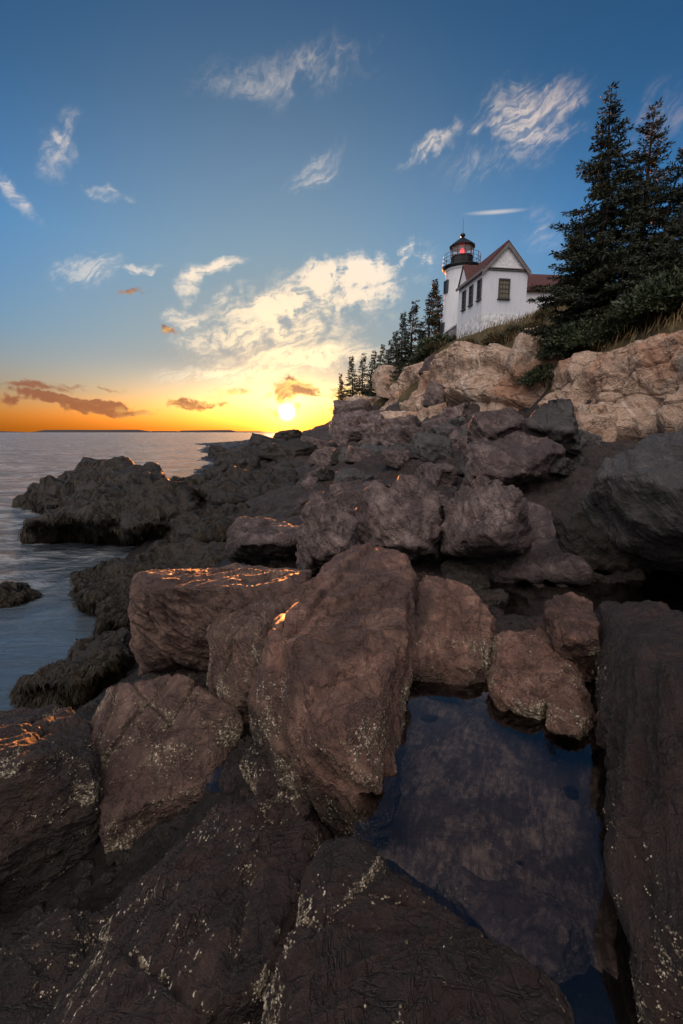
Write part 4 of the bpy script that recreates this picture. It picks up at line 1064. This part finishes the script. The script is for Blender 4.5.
def bush(loc, data, mat, label, group, s=(1, 1, 1)):
    o = empty('shrub', loc); o.scale = s; tag(o, label, 'shrub', group); data[0].build('stem', M['bark'], o); tris('foliage', *data[1:], mat, o); return o
spots = [('low dark green juniper shrub along the cliff crown under the big spruces', 'juniper shrubs along the crown', 'scrub', [(548, 352, 25), (562, 348, 24.6), (577, 344, 24), (592, 343, 23), (606, 338, 22.5), (620, 336, 22), (634, 332, 21.6), (650, 328, 21), (666, 324, 20.5), (682, 318, 20), (700, 314, 19.5), (585, 332, 26), (604, 326, 25), (626, 320, 24), (648, 314, 23.5), (670, 308, 23), (560, 336, 27), (690, 300, 22.5), (640, 305, 26), (610, 312, 27), (575, 322, 29)], 1.35),
         ('olive green shrub among the little spruces left of the lighthouse', 'shrubs on the ridge left of the lighthouse', 'scrub', [(432, 345, 48), (420, 350, 50), (410, 356, 53), (398, 362, 57), (440, 341, 46), (404, 345, 56), (388, 372, 63), (375, 384, 70), (365, 394, 76)], 2.0),
         ('rust tinged shrub on the dry grass between house and cliff crown', 'rusty shrubs below the house', 'bushleaf', [(470, 341, 37), (498, 334, 33), (514, 328, 33), (535, 330, 31), (452, 350, 40), (436, 360, 44), (545, 318, 34), (412, 374, 50), (395, 384, 58)], .85)]
for si, (lb, gr, mt, L, s0) in enumerate(spots):
    src = [None, None]
    for i, (px, py, Y) in enumerate(L):
        p = P(px, py, Y=Y); s = s0 * random.uniform(.75, 1.25); z = ground_z(p[0], p[1]) + .15 * s
        if i < 2: src[i] = bush((p[0], p[1], z), bush_data(60 + si * 2 + i, 2600), M[mt], lb, gr, (s, s, s * .9))
        else: dup(src[i % 2], (p[0], p[1], z), random.uniform(0, 6), (s, s, s * random.uniform(.7, 1.1)), lb)
# grass blades over the soil
fa = FQ_ground = None
sm = np.where(soil > .3)[0]; sm = sm[(np.hypot(X_[sm], Y_[sm]) < 75) & (X_[sm] < 24)]
pick = rng.choice(sm, 42000, p=(lambda w_: w_ / w_.sum())((np.hypot(X_[sm], Y_[sm]) ** 1.2)))
Cg = GV.reshape(-1, 3)[pick] + rng.normal(size=(len(pick), 3)) * np.array([.25, .25, .02])
keep = fbm(Cg / 2.2, 3) > -.18; Cg = Cg[keep]
Dg = rng.normal(size=Cg.shape) * .28 + np.array([.15, 0, 1]); Dg *= rng.uniform(.18, .55, (len(Cg), 1))
Ug = np.cross(Dg, rng.normal(size=Cg.shape)); Ug /= np.linalg.norm(Ug, axis=1)[:, None]; Ug *= .022
gs = tris('grass', Cg, Dg, Ug, M['grass']); tag(gs, kind='stuff')

# ------------------------------------------------------------------ barnacles and rockweed
def rock_samples(sel, n, cond):
    Cs, Ns = [], []
    for nm, (Vr, Fr) in ROCKS.items():
        if not sel(nm, Vr): continue
        a = Vr[Fr]; fn = np.cross(a[:, 1] - a[:, 0], a[:, 2] - a[:, 0]); ar = np.linalg.norm(fn, axis=1); fn /= ar[:, None] + 1e-12
        ce = a.mean(1); pr = ar * cond(ce, fn)
        if pr.sum() <= 0: continue
        m_ = int(n * min(1, pr.sum())) if n < 1e9 else n
        k = rng.choice(len(Fr), m_, p=pr / pr.sum()); u = rng.dirichlet((1, 1, 1), m_)
        Cs.append((a[k] * u[:, :, None]).sum(1)); Ns.append(fn[k])
    return np.concatenate(Cs), np.concatenate(Ns)


def bcond(c, n):
    patch = np.clip(fbm(c / .28, 4) * 2.2 - .05, 0, 1) ** 1.3 + .25 * np.clip(fbm(c / .09 + 7, 2) * 3 - .6, 0, 1)
    band = np.clip((1.86 - c[:, 2]) / .12, 0, 1) * np.clip((c[:, 2] - 1.0) / .1, 0, 1)
    low = np.clip((1.30 - c[:, 2]) / .2, 0, 1) * np.clip((c[:, 2] - .5) / .2, 0, 1)
    steep = np.clip((.74 - n[:, 2]) / .3, 0, 1)
    facing = (n[:, 1] < .35)
    return patch * steep * facing * (band + low * .7)
Cb, Nb = rock_samples(lambda nm, v: nm.split('.')[0] in ('rock_slab', 'rock_block', 'boulder') and v[:, 1].mean() < 4.2, 60000, bcond)
# a scatter of limpets and barnacles on the pool floor
kx = rng.uniform(.15, 1.75, 5200); ky = rng.uniform(1.25, 2.75, 5200)
fz = np.array([ground_z(a, b) for a, b in zip(kx, ky)])
Cf = np.stack([kx, ky, fz], 1); kp = fbm(Cf / .22 + 3, 3) > .10; Cf = Cf[kp]
Cb = np.concatenate([Cb, Cf]); Nb = np.concatenate([Nb, np.tile([[0, 0, 1.0]], (len(Cf), 1))])


def cones(C, Nn, rmin, rmax, hk, seg=6):
    n = len(C); u = np.cross(Nn, rng.normal(size=(n, 3))); u /= np.linalg.norm(u, axis=1)[:, None]; v = np.cross(Nn, u)
    r = rng.uniform(0, 1, n) ** 2.2 * (rmax - rmin) + rmin
    V = np.empty((n, seg * 2 + 1, 3))
    for k in range(seg):
        a = 2 * math.pi * k / seg; d = u * math.cos(a) + v * math.sin(a); j = rng.uniform(.8, 1.2, (n, 1))
        V[:, k] = C + d * r[:, None] * j - Nn * r[:, None] * .3; V[:, seg + k] = C + d * r[:, None] * .5 * j + Nn * (r * hk)[:, None]
    V[:, 2 * seg] = C + Nn * (r * hk * .55)[:, None]
    b = np.arange(n)[:, None] * (2 * seg + 1); f = []
    for k in range(seg):
        k2 = (k + 1) % seg; f.append(b + np.array([k, k2, seg + k2])); f.append(b + np.array([k, seg + k2, seg + k])); f.append(b + np.array([seg + k, seg + k2, 2 * seg]))
    return V.reshape(-1, 3), np.concatenate(f)
def barn_mat():
    m, n, b = new_mat('barnacle shell'); pos = n.new('ShaderNodeNewGeometry').outputs['Position']
    n.put(b.inputs['Base Color'], n.ramp(n.noise(pos, 45, 2, .7), [(.35, (.03, .023, .014)), (.52, (.14, .11, .07)), (.70, (.48, .43, .34))])); b.inputs['Roughness'].default_value = .7
    return m
bo = mesh_np('barnacles', *cones(Cb, Nb, .0014, .0052, .7), barn_mat(), None, False); tag(bo, kind='stuff')


# pebbles and broken shell in the gullies
npb = 5200
pa, pr_ = rng.uniform(-.85, .85, npb), np.exp(rng.uniform(math.log(1.0), math.log(7.0), npb))
pxy = np.stack([pr_ * np.sin(pa), pr_ * np.cos(pa) - .3], 1); pz = np.array([ground_z(a, b) for a, b in pxy])
ok = (pz > .05) & ((np.exp(-(((pxy[:, 0] - .85) / .75) ** 2 + ((pxy[:, 1] - 2.0) / .9) ** 2)) < .3) | (rng.random(npb) < .02)); pxy = pxy[ok]; pz = pz[ok]; npb = len(pz)
bd, bf = ico(1); sz = rng.uniform(0, 1, (npb, 1, 1)) ** 3 * .05 + .008
shp = bd[None] * rng.uniform(.6, 1.3, (npb, 1, 3)) * np.array([1, 1, .6]) * (1 + .18 * rng.normal(size=(npb, len(bd), 1))) * sz * np.clip(pr_[ok] / 2.2, .6, 2)[:, None, None]
PVb = (shp + np.concatenate([pxy, pz[:, None]], 1)[:, None, :]).reshape(-1, 3)
pb = mesh_np('pebbles', PVb, (np.arange(npb)[:, None, None] * len(bd) + bf[None]).reshape(-1, 3), M['dark'], None, False); tag(pb, kind='stuff')


def weed_mat():
    m, n, b = new_mat('rockweed'); pos = n.new('ShaderNodeNewGeometry').outputs['Position']
    n.put(b.inputs['Base Color'], n.ramp(n.noise(pos, 2.5, 4, .7), [(.3, (.004, .003, .0015)), (.5, (.013, .009, .0035)), (.74, (.046, .030, .009))])); b.inputs['Roughness'].default_value = .6; b.inputs['Specular IOR Level'].default_value = .25
    return m
def wcond(c, n): return np.clip((fbm(c / .8, 3) + .28) * 2.5, 0, 1) * (n[:, 1] < .6) * (c[:, 2] > -.05) * np.clip((1.9 + .03 * c[:, 1] - c[:, 2]) / .5, .12, 1)
Cw, Nw = rock_samples(lambda nm, v: nm.startswith('seaweed_rock') and v[:, 1].mean() < 40, 11000, wcond)
n = len(Cw)
# strands hang down the face, lifting a little from the stone
down = np.array([0, 0, -1.0]) - Nw * (-Nw[:, 2:3]); down /= np.linalg.norm(down, axis=1)[:, None] + 1e-6
side = np.cross(Nw, down); sw = rng.normal(size=(n, 1)) * .45
dirn = down + side * sw; dirn /= np.linalg.norm(dirn, axis=1)[:, None]
ln = rng.uniform(.04, .15, (n, 1)) * np.clip(np.linalg.norm(Cw, axis=1)[:, None] / 12, .7, 1.6); wd = ln * rng.uniform(.05, .12, (n, 1))
Vw = np.empty((n, 8, 3))
for k, (s, lift) in enumerate(((0, .0), (.33, .06), (.7, .07), (1, .02))):
    c = Cw + dirn * ln * s + Nw * (lift * ln + .012) + np.array([0, 0, -.12]) * ln * s * s + side * (np.sin(s * 5 + Cw[:, :1] * 20) * .06 * ln)
    wk = wd * (1 - .55 * s) * (1 if k else .6)
    Vw[:, 2 * k] = c - side * wk; Vw[:, 2 * k + 1] = c + side * wk
b = np.arange(n)[:, None] * 8
rw = mesh_np('rockweed', Vw.reshape(-1, 3), np.concatenate([b + np.array([2 * k, 2 * k + 1, 2 * k + 3, 2 * k + 2]) for k in range(3)]), weed_mat(), None, True); tag(rw, kind='stuff')
